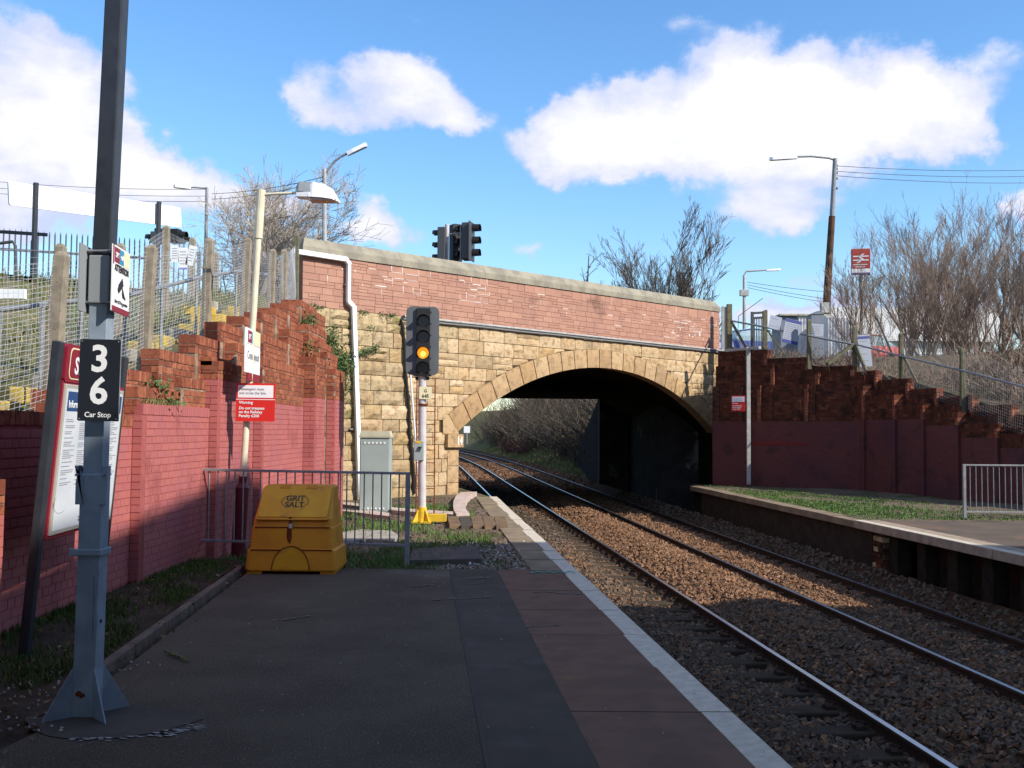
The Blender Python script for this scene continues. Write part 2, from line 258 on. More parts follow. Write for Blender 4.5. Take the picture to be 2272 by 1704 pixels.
# ------------------------------------------------------------------ object helpers
def link(o, parent=None):
    COL.objects.link(o)
    if parent is not None:
        o.parent = parent
        base = parent.get('_base')
        if base is not None: o.matrix_parent_inverse = Matrix.Translation(-Vector(base))
    return o
def tag(o, label=None, cat=None, group=None, kind=None):
    if label: o['label'] = label
    if cat: o['category'] = cat
    if group: o['group'] = group
    if kind: o['kind'] = kind
    return o
def thing(name, label, cat, loc=(0, 0, 0), group=None):
    o = bpy.data.objects.new(name, None); o.location = loc; o.empty_display_size = .2
    COL.objects.link(o); o['_base'] = list(loc)
    return tag(o, label, cat, group)
class MB:
    def __init__(s): s.v = []; s.f = []
    def add(s, vs, fs):
        n = len(s.v); s.v += [tuple(p) for p in vs]; s.f += [tuple(i+n for i in f) for f in fs]; return s
    def box(s, c, size, rz=0.0, ax=None):
        hx, hy, hz = size[0]/2, size[1]/2, size[2]/2
        if ax is None:
            ca, sa = math.cos(rz), math.sin(rz); ax = (Vector((ca, sa, 0)), Vector((-sa, ca, 0)), Vector((0, 0, 1)))
        c = Vector(c)
        vs = [c+ax[0]*(a*hx)+ax[1]*(b*hy)+ax[2]*(d*hz) for d in (-1, 1) for a, b in ((-1, -1), (1, -1), (1, 1), (-1, 1))]
        return s.add(vs, [(3, 2, 1, 0), (4, 5, 6, 7), (0, 1, 5, 4), (1, 2, 6, 5), (2, 3, 7, 6), (3, 0, 4, 7)])
    def bx(s, x0, x1, y0, y1, z0, z1):
        return s.box(((x0+x1)/2, (y0+y1)/2, (z0+z1)/2), (x1-x0, y1-y0, z1-z0))
    def beam(s, p, q, w, h=None):
        """rectangular bar from p to q"""
        p, q = Vector(p), Vector(q); d = q-p; L = d.length; d.normalize(); h = h or w
        a = d.cross(Vector((0, 0, 1)))
        a = Vector((1, 0, 0)) if a.length < 1e-3 else a.normalized()
        b = a.cross(d)
        return s.box((p+q)/2, (L, w, h), ax=(d, a, b))
    def tube(s, pts, r, n=8, cap=True):
        pts = [Vector(p) for p in pts]; rs = r if isinstance(r, (list, tuple)) else [r]*len(pts)
        vs = []; fs = []; prev = None
        for i, p in enumerate(pts):
            d = (pts[min(i+1, len(pts)-1)]-pts[max(i-1, 0)]).normalized()
            if prev is None:
                a = d.cross(Vector((0, 0, 1))); a = Vector((1, 0, 0)) if a.length < 1e-3 else a.normalized()
            else:
                a = (prev-d*prev.dot(d)); a = a.normalized() if a.length > 1e-6 else prev
            prev = a; b = d.cross(a)
            for k in range(n):
                t = 2*math.pi*(k+.5)/n; vs.append(p+(a*math.cos(t)+b*math.sin(t))*rs[i])
        for i in range(len(pts)-1):
            for k in range(n):
                k2 = (k+1) % n; fs.append((i*n+k, i*n+k2, (i+1)*n+k2, (i+1)*n+k))
        if cap: fs.append(tuple(range(n-1, -1, -1))); fs.append(tuple((len(pts)-1)*n+k for k in range(n)))
        return s.add(vs, fs)
    def plate(s, fr, pts, c0, c1, taper=1.0):
        """2D outline pts in frame fr, from offset c0 to c1 along its normal"""
        n = len(pts); cx = sum(p[0] for p in pts)/n; cy = sum(p[1] for p in pts)/n
        vs = [fr(a, b, c0) for a, b in pts]+[fr(cx+(a-cx)*taper, cy+(b-cy)*taper, c1) for a, b in pts]
        fs = [tuple(range(n-1, -1, -1)), tuple(range(n, 2*n))]+[(i, (i+1) % n, n+(i+1) % n, n+i) for i in range(n)]
        return s.add(vs, fs)
    def build(s, name, m, parent=None, bevel=0, smooth=False, **tg):
        me = bpy.data.meshes.new(name); me.from_pydata(s.v, [], s.f)
        if bevel or smooth:
            bm = bmesh.new(); bm.from_mesh(me)
            bmesh.ops.remove_doubles(bm, verts=bm.verts, dist=1e-5)
            bmesh.ops.recalc_face_normals(bm, faces=bm.faces)
            if bevel: bmesh.ops.bevel(bm, geom=list(bm.edges), offset=bevel, segments=2, profile=.5, affect='EDGES')
            if smooth:
                for f in bm.faces: f.smooth = True
            bm.to_mesh(me); bm.free()
        me.materials.append(m)
        o = bpy.data.objects.new(name, me); link(o, parent)
        return tag(o, **tg) if tg else o
def frame(o, r, u):
    o = Vector(o); r = Vector(r).normalized(); n = r.cross(Vector(u)).normalized(); u = n.cross(r).normalized()
    f = lambda a, b, c=0.0: o + r*a + u*b + n*c
    f.o, f.r, f.u, f.n = o, r, u, n
    return f
def rrect(w, h, r, cx=0, cy=0, n=5):
    out = []
    for qx, qy, a0 in ((1, 1, 0), (-1, 1, 90), (-1, -1, 180), (1, -1, 270)):
        for k in range(n+1):
            a = R(a0+90*k/n); out.append((cx+qx*(w/2-r)+r*math.cos(a), cy+qy*(h/2-r)+r*math.sin(a)))
    return out
def rect(w, h, cx=0, cy=0): return [(cx-w/2, cy-h/2), (cx+w/2, cy-h/2), (cx+w/2, cy+h/2), (cx-w/2, cy+h/2)]
def circ(r, cx=0, cy=0, n=20): return [(cx+r*math.cos(2*math.pi*k/n), cy+r*math.sin(2*math.pi*k/n)) for k in range(n)]
def np_mesh(name, V, Fc, m, parent=None, **tg):
    """fast mesh from arrays: V (n,3), Fc (k,3 or 4)"""
    V = np.asarray(V, dtype=np.float32); Fc = np.asarray(Fc, dtype=np.int32); k = Fc.shape[1]
    me = bpy.data.meshes.new(name)
    me.vertices.add(len(V)); me.vertices.foreach_set('co', V.ravel())
    me.loops.add(Fc.size); me.loops.foreach_set('vertex_index', Fc.ravel())
    me.polygons.add(len(Fc)); me.polygons.foreach_set('loop_start', np.arange(0, Fc.size, k, dtype=np.int32))
    me.polygons.foreach_set('loop_total', np.full(len(Fc), k, dtype=np.int32))
    me.polygons.foreach_set('use_smooth', np.zeros(len(Fc), dtype=bool)); me.update(calc_edges=True); me.materials.append(m)
    o = bpy.data.objects.new(name, me); link(o, parent)
    return tag(o, **tg) if tg else o
def text(s_, fr, x, y, size, m, parent, off=.004, align='LEFT', bold=0.0, sx=1.0, name='lettering', thick=.0008, space=1.0):
    cu = bpy.data.curves.new('lettering', 'FONT'); cu.body = s_; cu.size = size; cu.align_x = align; cu.extrude = thick; cu.offset = bold; cu.space_character = space; cu.resolution_u = 3
    o = bpy.data.objects.new('lettering', cu)
    me = bpy.data.meshes.new_from_object(o); bpy.data.objects.remove(o)
    p = fr(x, y, off); mm = Matrix.Identity(4)
    for i in range(3): mm[i][0] = fr.r[i]*sx; mm[i][1] = fr.u[i]; mm[i][2] = fr.n[i]; mm[i][3] = p[i]
    me.transform(mm); me.materials.clear(); me.materials.append(m)
    return link(bpy.data.objects.new(name, me), parent)
def flat(fr, pts, m, parent, off, name, th=.002):
    return MB().plate(fr, pts, off-th, off).build(name, m, parent)
def sheet(name, polys, m, **tg):
    mb = MB()
    for p in polys: mb.add(p, [tuple(range(len(p)))])
    return mb.build(name, m, tg.pop('parent', None), **tg)

# ------------------------------------------------------------------ bricks: boxes stored first, then the largest in view become objects
unit = {}
def unit_mesh(m, nm):
    key = (m.name, nm)
    if key not in unit:
        b = MB().box((0, 0, 0), (1, 1, 1)); me = bpy.data.meshes.new(nm); me.from_pydata(b.v, [], b.f); me.materials.append(m); unit[key] = me
    return unit[key]
def visible_size(c, dims):
    d = Vector(c)-Vector((0, 0, EYE)); yf = d.dot(Fv)
    if yf < .5: return 0
    u = CX+FPX*d.dot(Rv)/yf; v = CY-FPX*d.dot(Uv)/yf
    if u < 0 or u > 2272 or v < 0 or v > 1704: return 0
    return (FPX/yf)**2*dims
def lay(bricks, parent, nm='brick', limit=300, stuffname=None):
    """bricks: list of (centre, (l,d,h), angle, material, weight)"""
    order = sorted(range(len(bricks)), key=lambda i: -visible_size(bricks[i][0], bricks[i][4]))
    single = set(order[:limit])
    for i in single:
        c, sz, rz, m, w = bricks[i]
        o = bpy.data.objects.new(nm, unit_mesh(m, nm)); o.location = c; o.rotation_euler = (0, 0, rz); o.scale = sz; link(o, parent)
    rest = {}
    for i, b in enumerate(bricks):
        if i not in single: rest.setdefault(b[3].name, []).append(b)
    base = np.array([[a, b, c] for c in (-.5, .5) for a, b in ((-.5, -.5), (.5, -.5), (.5, .5), (-.5, .5))])
    fb = np.array([(3, 2, 1, 0), (4, 5, 6, 7), (0, 1, 5, 4), (1, 2, 6, 5), (2, 3, 7, 6), (3, 0, 4, 7)])
    for mn, bs in rest.items():
        V = []; 
        for c, sz, rz, m, w in bs:
            p = base*np.array(sz); ca, sa = math.cos(rz), math.sin(rz)
            V.append(np.stack([p[:, 0]*ca-p[:, 1]*sa+c[0], p[:, 0]*sa+p[:, 1]*ca+c[1], p[:, 2]+c[2]], 1))
        n = len(bs); Fc = (fb[None]+8*np.arange(n)[:, None, None]).reshape(-1, 4)
        np_mesh(stuffname or nm+'work', np.concatenate(V), Fc, MATS[mn], parent, kind='stuff')
# ------------------------------------------------------------------ ground, platforms, track
def xe(y):                              # the near platform's edge line; the whole railway follows it
    return 1.756-.087*y-(.0006*(y-60)**2 if y > 60 else 0)
def vnoise(x, y, s, seed=0):
    x = np.asarray(x, float)*s; y = np.asarray(y, float)*s
    return (np.sin(x*1.7+seed)*np.cos(y*1.3+seed*2)+np.sin(x*3.1+y*2.3+seed)*.5+np.cos(x*6.3-y*5.1+seed*3)*.25)/1.75
def grid(name, X, Y, Z, m, **tg):
    """X,Y,Z 2D arrays -> sheet"""
    n, k = X.shape; V = np.stack([X.ravel(), Y.ravel(), Z.ravel()], 1)
    i = np.arange(n*k).reshape(n, k); Fc = np.stack([i[:-1, :-1].ravel(), i[:-1, 1:].ravel(), i[1:, 1:].ravel(), i[1:, :-1].ravel()], 1)
    o = np_mesh(name, V, Fc, m, tg.pop('parent', None), **tg); o.data.polygons.foreach_set('use_smooth', [True]*len(Fc)); return o
sheet('ground', [[(-700, -300, -1.45), (700, -300, -1.45), (700, 1200, -1.45), (-700, 1200, -1.45)]], m_soil, kind='structure')
XeV = np.vectorize(xe)
YEND = 11.62
def strip(name, o0, o1, y0, y1, z, m, step=1.0, kind='structure', parent=None):
    ys = np.arange(y0, y1+1e-6, step); ys[-1] = y1
    X = np.stack([XeV(ys)-o0, XeV(ys)-o1], 1); Y = np.stack([ys, ys], 1)
    mb = MB(); n = len(ys)
    vs = [(X[i, j], Y[i, j], z) for i in range(n) for j in (0, 1)]
    mb.add(vs, [(2*i, 2*i+2, 2*i+3, 2*i+1) for i in range(n-1)])
    return mb.build(name, m, parent, kind=kind)
KX0, KX1 = -2.66, -3.02
def kx(y): return KX0+(KX1-KX0)*(y-6.7)/(11.2-6.7)
# old tarmac (real slab with a front face), newer strip, coping slabs
mb = MB(); ys = [-4, 0, 4, 6.7, 9, YEND]
top = [(kx(y)+.11 if y > 6.4 else -4.6, y) for y in ys if y >= 6.7]
pts = [(-6, -4), (xe(-4)-1.42, -4), (xe(YEND)-1.42, YEND), (kx(YEND)+.1, YEND), (kx(6.7)+.1, 6.7), (-2.55, 6.35), (-2.50, 5.9), (-2.47, 5.4), (-2.53, 5.0), (-2.8, 4.55), (-3.6, 4.1), (-6, 3.8)]
mb.add([(x, y, 0) for x, y in pts]+[(x, y, -.25) for x, y in pts], [tuple(range(len(pts)))]+[(i, len(pts)+i, len(pts)+(i+1) % len(pts), (i+1) % len(pts)) for i in range(len(pts))])
plat = mb.build('platform', m_tarmac, kind='structure')
strip('tarmac_patch', 1.42, .90, -4, YEND, .003, m_tarmac2)
# seam of bitumen between the two surfaces
strip('tarmac_seam', 1.445, 1.415, -4, YEND, .0055, mat('bitumen_seam', (.070,.062,.055), rough=.9))
y = -3.9; k = 0
while y < YEND-.3:
    L = 1.08; y2 = min(y+L, YEND+.02)
    def slabpoly(o0, o1, ya, yb, z0, z1):
        return MB().add([(xe(yy)-o, yy, z) for z in (z0, z1) for yy, o in ((ya, o1), (ya, o0), (yb, o0), (yb, o1))], [(3,2,1,0),(4,5,6,7),(0,1,5,4),(1,2,6,5),(2,3,7,6),(3,0,4,7)])
    dz = random.uniform(-.003, .003)
    s_ = slabpoly(-.02, .90, y, y2-.010, -.09, .004+dz).build('coping_slab', m_slab, plat)
    w_ = slabpoly(-.019, .165+.01*math.sin(k*2.1), y+.001, y2-.011, .002, .0075+dz).build('white_edge_paint', m_white, s_)
    y = y2; k += 1
strip('platform_infill', .88, .0, -4, YEND, -.02, m_soil)
while y < 24.3:
    L = .92; y2 = min(y+L, 24.4)
    dz = random.uniform(-.006, .004)
    s_ = slabpoly(-.02, .50, y, y2-.014, -.09, .002+dz).build('coping_slab', m_slab2, plat)
    w_ = slabpoly(-.019, .15+.02*math.sin(k*2.1), y+.001, y2-.015, .001, .0055+dz).build('white_edge_paint', m_white, s_)
    y = y2; k += 1
# the wall below the near platform edge, and its end
mb = MB()
mb.add([(xe(-4)-.06, -4, -1.3), (xe(24.4)-.06, 24.4, -1.3), (xe(24.4)-.06, 24.4, -.09), (xe(-4)-.06, -4, -.09)], [(0, 1, 2, 3)])
mb.add([(xe(24.4)-.06, 24.4, -1.3), (-1.6, 25.4, -1.3), (-1.6, 25.4, -.02), (xe(24.4)-.06, 24.4, -.02)], [(0, 1, 2, 3)])
mb.build('platform_wall', m_dbrick, kind='structure')
# verge beyond the tarmac: gravel, soil and grass, up to the bridge
def verge_z(X, Y): return -.015+.02*vnoise(X, Y, 1.3)+.012*vnoise(X, Y, 4, 2)
xs = np.linspace(0, 1, 46); ys = np.arange(YEND+.03, 24.2, .22)
Y = np.repeat(ys[:, None], 46, 1); x0 = -4.3; x1 = XeV(ys)-.49
X = x0+(x1[:, None]-x0)*xs[None]; grid('verge_beyond_platform', X, Y, verge_z(X, Y)-.005, m_gravelg, kind='structure')
Y = np.array([[24.2]*10, [28.5]*10]); X = np.repeat(np.linspace(-5.5, xe(24.3)-.05, 10)[None], 2, 0); X[1] = np.linspace(-5.5, -1.5, 10)
grid('verge_at_bridge_foot', X, Y, np.full_like(X, -.02), m_gravelg, kind='structure')
# grass verge between kerb and wall
ys = np.arange(4.0, YEND+.25, .12); xs = np.linspace(0, 1, 22)
def inner(y): return kx(y)-.055 if y > 6.7 else -2.42
x1 = np.array([inner(y) for y in ys]); X = -4.2+(x1[:, None]+4.2)*xs[None]; Y = np.repeat(ys[:, None], 22, 1)
hump = .05+.05*np.clip(1-np.abs(X+3.45)/.5, 0, 1)
Z = -.01+hump*np.clip((Y-6.2)/1.5, 0, 1)+.014*vnoise(X, Y, 3)-.016*((Y < 6.9) & (X > -2.75))
grid('grass_verge', X, Y, Z, m_soil, kind='structure')
# kerb along the verge: separate edging stones
kerb = thing('kerb', 'narrow brown concrete kerb between grass verge and tarmac', 'kerb', (-2.8, 9, 0))
y = 6.35
while y < 11.45:
    y2 = min(y+.9, 11.5); a = math.atan2(y2-y, kx(y2)-kx(y))
    MB().box(((kx(y)+kx(y2))/2, (y+y2)/2, -.025+random.uniform(-.004, .004)), (math.hypot(y2-y, kx(y2)-kx(y))-.012, .07, .17), a).build('kerb_stone', m_kerb, kerb, bevel=.012)
    y = y2
# --- far platform
def xr(y): return xe(y)+6.18
FP_A, FP_B = 2.0, 29.9
farp = MB()
ys = np.arange(FP_A, 18.61, 1.0); ys = np.append(ys, 18.6)
vs = [(xr(y)+o, y, 0.0) for y in ys for o in (.02, 8.0)]
farp.add(vs, [(2*i, 2*i+1, 2*i+3, 2*i+2) for i in range(len(ys)-1)])
fpo = farp.build('far_platform', mat('brown_far_tarmac', (.13,.10,.078), (.10,.08,.065), scale=1.5, rough=.95, bump=.5, bscale=150, c3=(.15,.10,.07), c3scale=.8, c3at=.55), kind='structure')  # slightly lighter and browner than the old tarmac
ys = np.arange(18.62, 31.2, .4); xs = np.linspace(0, 1, 24)
X = (XeV(ys)+6.18+.25)[:, None]+xs[None]*6.0; Y = np.repeat(ys[:, None], 24, 1)
grid('far_verge', X, Y, -.01+.03*vnoise(X, Y, 1.1)+.05*xs[None]**2, m_gravelg, kind='structure')
m_fslab = mat('far_coping_slab', (.36,.28,.20), (.25,.20,.15), scale=4, rough=.95, bump=.5, bscale=60, c3=(.12,.10,.08), c3scale=1.6, c3at=.6)
y = FP_A; 
while y < 18.4:
    y2 = min(y+1.5, 18.6)
    s_ = MB().add([(xr(yy)+o, yy, z) for z in (-.13, .012) for yy, o in ((y, -.06), (y, .42), (y2-.015, .42), (y2-.015, -.06))], [(3,2,1,0),(4,5,6,7),(0,1,5,4),(1,2,6,5),(2,3,7,6),(3,0,4,7)]).build('coping_slab', m_fslab, fpo, bevel=.012)
    MB().add([(xr(yy)+o, yy, z) for z in (.008, .0155) for yy, o in ((y, -.058), (y, .10), (y2-.016, .10), (y2-.016, -.058))], [(3,2,1,0),(4,5,6,7),(0,1,5,4),(1,2,6,5),(2,3,7,6),(3,0,4,7)]).build('white_edge_paint', m_white, s_)
    y = y2
while y < FP_B-.2:
    y2 = min(y+1.2, FP_B)
    MB().add([(xr(yy)+o, yy, z) for z in (-.13, .0+random.uniform(-.01, .01)) for yy, o in ((y, -.03), (y, .30), (y2-.015, .30), (y2-.015, -.03))], [(3,2,1,0),(4,5,6,7),(0,1,5,4),(1,2,6,5),(2,3,7,6),(3,0,4,7)]).build('coping_slab', m_slab2, fpo)
    y = y2
mb = MB()
ys = list(np.arange(18.0, FP_B+.1, 1.0))
for a, b in zip(ys[:-1], ys[1:]):
    mb.add([(xr(a)+.06, a, -1.3), (xr(a)+.06, a, -.12), (xr(b)+.06, b, -.12), (xr(b)+.06, b, -1.3)], [(0, 1, 2, 3)])
mb.add([(xr(FP_B-.1)+.06, FP_B-.1, -1.3), (xr(FP_B-.1)+.06, FP_B-.1, 0), (8.0, FP_B+2.5, 0), (8, FP_B+2.5, -1.3)], [(0, 1, 2, 3)])
mb.build('far_platform_wall', mat('sooty_platform_brick', (.045,.032,.025), (.03,.022,.018), scale=4, rough=1, bump=.6, bscale=30, c3=(.09,.075,.06), c3scale=1.0, c3at=.66), kind='structure')
strip('far_platform_void', -6.7, -6.71, 2, 18.2, -.1, m_soil)
fpw = thing('platform_trestle', 'row of upright concrete legs carrying the far platform edge', 'platform support', (6.6, 13, -1.3))
MB().add([(xr(2)+.75, 2, -1.3), (xr(2)+.75, 2, -.14), (xr(18.4)+.75, 18.4, -.14), (xr(18.4)+.75, 18.4, -1.3)], [(0, 1, 2, 3)]).build('back_wall', m_soil, fpw)
leg0 = None
for i, y in enumerate(np.arange(4.0, 17.6, .95)):
    if leg0 is None:
        leg0 = MB().box((0, 0, 0), (.24, .34, 1.16)).build('leg', mat('shadow_dark_concrete_leg', (.03,.023,.017), (.018,.014,.011), scale=5, rough=1, bump=.5), fpw, bevel=.01); o = leg0  # leg colour darkened to stand for the shadow under the platform edge
    else:
        o = leg0.copy(); link(o, fpw)
    o.location = (xr(y)+.24, y, -.71)
pier = thing('brick_pier', 'short pale brick pier under the far platform edge where white slabs begin', 'pier', (xr(17.9), 17.9, -1.3))
pb = []
for kz in range(11):
    for j in range(3):
        pb.append(((xr(17.9)-.0+.12, 17.62+.225*j+.11*(kz % 2), -1.2+.095*kz), (.12, .205, .082), 0, m_stoneg if random.random() < .45 else m_dbrick, .02))
lay(pb, pier)
MB().box((xr(17.9)+.3, 17.9, -.72), (.4, .72, 1.14)).build('core', m_dmortar, pier)
# --- ballast
RZ = -.90
def bz(q, y):
    q = np.asarray(q, float)
    z = -1.055+0*q-.03*np.exp(-((q-2.0)/.16)**2)
    z = z+.16*np.exp(-((q-3.2)/.60)**2)+.035*np.exp(-((q-1.4)/.25)**2)+.04*np.exp(-((q-4.85)/.45)**2)+.30*np.clip((q-5.72)/.4, 0, 1)**1.5
    return z+.018*vnoise(q, y, 2.2, 1)
ys = np.concatenate([np.arange(2, 40, .5), np.arange(40, 190, 2.5)]); qs = np.linspace(-.04, 6.22, 44)
Q = np.repeat(qs[None], len(ys), 0); Y = np.repeat(ys[:, None], 44, 1); X = XeV(ys)[:, None]+Q
grid('track_bed', X, Y, bz(Q, Y)-.012, m_ballastbed, kind='structure')
def stones(n, y0, y1, q0, q1, size, seed, zf=None, xf=None):
    rg = np.random.RandomState(seed)
    y = rg.uniform(y0, y1, n); q = rg.uniform(q0, q1, n)
    if xf is None:
        ph = np.abs(((y-5.0+.33) % .66)-.33); keep = ~((ph < .14) & (q > 1.93) & (q < 2.17) & (y < 14) & (rg.uniform(size=n) < .88)); y, q = y[keep], q[keep]; n = len(y)
    x = XeV(y)+q if xf is None else q; z = (bz(q, y) if zf is None else zf(x, y))+rg.uniform(-.3, .35, n)*size
    base = np.array([[a, b, c] for c in (-.5, .5) for a, b in ((-.5, -.5), (.5, -.5), (.5, .5), (-.5, .5))])
    P = base[None]*np.array([1, .75, .62])*(1+rg.uniform(-.45, .45, (n, 8, 3)))
    P = P*(size*rg.uniform(.6, 1.35, n))[:, None, None]
    A = rg.normal(size=(n, 4)); A /= np.linalg.norm(A, axis=1)[:, None]; w, i, j, k = A.T
    Rm = np.stack([1-2*(j*j+k*k), 2*(i*j-k*w), 2*(i*k+j*w), 2*(i*j+k*w), 1-2*(i*i+k*k), 2*(j*k-i*w), 2*(i*k-j*w), 2*(j*k+i*w), 1-2*(i*i+j*j)], 1).reshape(n, 3, 3)
    P = np.einsum('nij,nkj->nki', Rm, P)+np.stack([x, y, z], 1)[:, None]
    fb = np.array([(3, 2, 1, 0), (4, 5, 6, 7), (0, 1, 5, 4), (1, 2, 6, 5), (2, 3, 7, 6), (3, 0, 4, 7)])
    return P.reshape(-1, 3), (fb[None]+8*np.arange(n)[:, None, None]).reshape(-1, 4), q
def stone_field(name, parts, m, label, kindcat='ballast'):
    Vs, Fs, off = [], [], 0
    for V, F_, q in parts: Vs.append(V); Fs.append(F_+off); off += len(V)
    return np_mesh(name, np.concatenate(Vs), np.concatenate(Fs), m, kind='stuff', label=label, category=kindcat) if False else tag(np_mesh(name, np.concatenate(Vs), np.concatenate(Fs), m), label, kindcat, None, 'stuff')
stone_field('rusty_ballast', [stones(4800, 7, 15, 2.2, 5.5, .050, 1), stones(3300, 15, 17, 2.0, 5.55, .050, 6), stones(12500, 17, 29, 2.2, 5.55, .058, 2), stones(7400, 29, 46, 1.6, 5.6, .07, 3), stones(5000, 46, 80, -.2, 6.1, .10, 4), stones(4500, 7, 24, .6, 2.2, .05, 5)], m_ballast, 'rusty orange brown ballast stones between and beside the rails')
stone_field('grey_and_shade_ballast', [stones(7500, 7, 17, .1, 2.3, .045, 11), stones(11000, 7, 15.2, 1.0, 6.1, .050, 15), stones(4200, 15.2, 40, 5.4, 6.15, .055, 16), stones(7500, 17, 29, .0, 2.25, .05, 12), stones(3500, 29, 46, -.2, 2.2, .06, 13), stones(1500, 7, 24, 2.3, 6.1, .048, 14)], m_ballast2, 'dull grey ballast stones next to the near platform')  # the near and far-edge batches use darker stones to stand for shade
# --- rails and sleepers
prof = [(-.07, 0), (.07, 0), (.07, .012), (.012, .03), (.010, .11), (.034, .12), (.036, .145), (.030, .155), (-.030, .155), (-.036, .145), (-.034, .12), (-.010, .11), (-.012, .03), (-.07, .012)]
def rail(q, parent):
    ys = np.concatenate([np.arange(2, 60, 2.0), np.arange(60, 186, 4)]); n = len(prof)
    mb = MB(); vs = [(xe(y)+q+a, y, RZ-.155+b) for y in ys for a, b in prof]
    fs = [(i*n+k, i*n+(k+1) % n, (i+1)*n+(k+1) % n, (i+1)*n+k) for i in range(len(ys)-1) for k in range(n) if k != 7]
    mb.add(vs, fs); r_ = mb.build('rail', m_railside, parent)
    mt = MB(); mt.add([(xe(y)+q+a, y, RZ+.0005) for y in ys for a in (-.028, .028)], [(2*i, 2*i+1, 2*i+3, 2*i+2) for i in range(len(ys)-1)])
    mt.build('rail_head', m_railtop, r_)
sl_me = None
for nm, q0, q1, lab in (('railway_track', .80, 2.25, 'nearer railway track with polished rail beside the left platform'), ('railway_track', 4.08, 5.53, 'farther railway track running along the right platform')):
    t = thing(nm, lab, 'railway track', (xe(20)+(q0+q1)/2, 20, -1.1), 'railway tracks through the bridge')
    rail(q0, t); rail(q1, t)
    qm = (q0+q1)/2; y = 5.0; i = 0
    while y < 44:
        if sl_me is None:
            sl_me = MB().box((0, 0, 0), (2.5, .26, .16)).build('sleeper', m_sleeper, t, bevel=.02); o = sl_me
            cl_me = MB().box((0, 0, 0), (.10, .11, .035)).tube([(-.06, -.03, .02), (-.02, .03, .05), (.03, -.03, .05), (.06, .03, .02)], .011, 6).build('rail_clip', m_railside, o); c = cl_me
        else:
            o = sl_me.copy(); link(o, t); c = cl_me.copy(); link(c, o)
        c.parent = o; c.matrix_parent_inverse = Matrix.Identity(4); c.location = (q1-qm-.13, 0, .095)
        if y < 22:
            for qq in (q1-qm+.13, q0-qm-.13, q0-qm+.13):
                c2 = cl_me.copy(); link(c2, o); c2.matrix_parent_inverse = Matrix.Identity(4); c2.location = (qq, 0, .095)
        o.location = (xe(y)+qm, y, -1.095+(.0 if i % 3 else .004)); o.rotation_euler = (0, 0, .087); y += .66; i += 1
# small pale grit on the tarmac and slabs
def chips(name, n, x0, x1, y0, y1, s, seed, m, z, label):
    V, F_, q = stones(n, y0, y1, x0, x1, s, seed, zf=lambda x, y: z+0*x, xf=1)
    return tag(np_mesh(name, V, F_, m), label, 'grit', None, 'stuff')
chips('pale_litter_grit', 110, -2.5, .9, 4.2, 11.4, .0065, 21, m_bitw, .003, 'scattered pale grit chips on the tarmac platform')
chips('soil_grit', 420, -3.9, -2.35, 4.2, 6.9, .013, 22, m_bitw, .006, 'pale stone chips in the dark soil by the steel column')
def vz(x, y): return verge_z(x, y)
V, F_, q = stones(5200, YEND+.1, 24, -3.4, .25, .022, 23, zf=vz, xf=1)
V2 = V.reshape(-1, 8, 3); ok = V2[:, 0, 0] < XeV(V2[:, 0, 1])-.52; V2 = V2[ok]; n = len(V2)
tag(np_mesh('verge_gravel', V2.reshape(-1, 3), F_.reshape(-1, 6, 4)[:n].reshape(-1, 4), m_ballast2), 'loose gravel on the ground before the bridge', 'gravel', None, 'stuff')
V, F_, q = stones(330, 11.8, 14.6, -.75, .2, .024, 24, zf=vz, xf=1)
tag(np_mesh('pale_gravel', V, F_, m_bitw), 'pale stones scattered by the slab beyond the platform end', 'gravel', None, 'stuff')
# leaf blades
def blades(name, P, h, w, m, seed, label, lean=.5, kindcat='grass'):
    rg = np.random.RandomState(seed); P = np.asarray(P); n = len(P)
    a = rg.uniform(0, 2*np.pi, n); H = h*rg.uniform(.35, 1.3, n); Wd = w*rg.uniform(.6, 1.3, n)
    side = np.stack([np.cos(a), np.sin(a), 0*a], 1)*Wd[:, None]/2
    ld = rg.uniform(0, 2*np.pi, n); le = rg.uniform(.1, lean*1.6, n)
    tip = P+np.stack([np.cos(ld)*le*H, np.sin(ld)*le*H, H*np.sqrt(np.clip(1-le**2*.6, .1, 1))], 1)
    mid = P+(tip-P)*.5+np.array([0, 0, 1])*(.12*H)[:, None]
    V = np.stack([P-side, P+side, mid+side*.8, mid-side*.8, tip+side*.1, tip-side*.1], 1).reshape(-1, 3)
    f = np.array([(0, 1, 2, 3), (3, 2, 4, 5)]); Fc = (f[None]+6*np.arange(n)[:, None, None]).reshape(-1, 4)
    return tag(np_mesh(name, V, Fc, m), label, kindcat, None, 'stuff')
def scatter(n, x0, x1, y0, y1, seed, dens, zf):
    rg = np.random.RandomState(seed); x = rg.uniform(x0, x1, n); y = rg.uniform(y0, y1, n)
    k = rg.uniform(0, 1, n) < dens(x, y); x, y = x[k], y[k]
    return np.stack([x, y, zf(x, y)], 1)
m_vgrass = mat('verge_grass_blade', None, rnd=[(.035,.075,.014),(.06,.11,.02),(.09,.10,.03),(.045,.09,.018),(.13,.11,.05)], rough=.9)
def zl(x, y):
    return -.012+(.05+.05*np.clip(1-np.abs(x+3.45)/.5, 0, 1))*np.clip((y-6.2)/1.5, 0, 1)
def d1(x, y):
    k = np.interp(y, [4, 6.7, 11.7], [-3.9, kx(6.7)-.08, kx(11.7)-.08])
    return (x < k)*np.clip(.22+.8*vnoise(x, y, 1.9, 4), .03, 1)*np.clip((y-5.6)/.9, 0, 1)
P1 = scatter(42000, -3.85, -2.6, 5.6, 11.9, 31, d1, zl)
blades('verge_grass', P1, .05, .010, m_vgrass, 32, 'green grass and weeds between the kerb and the red wall')
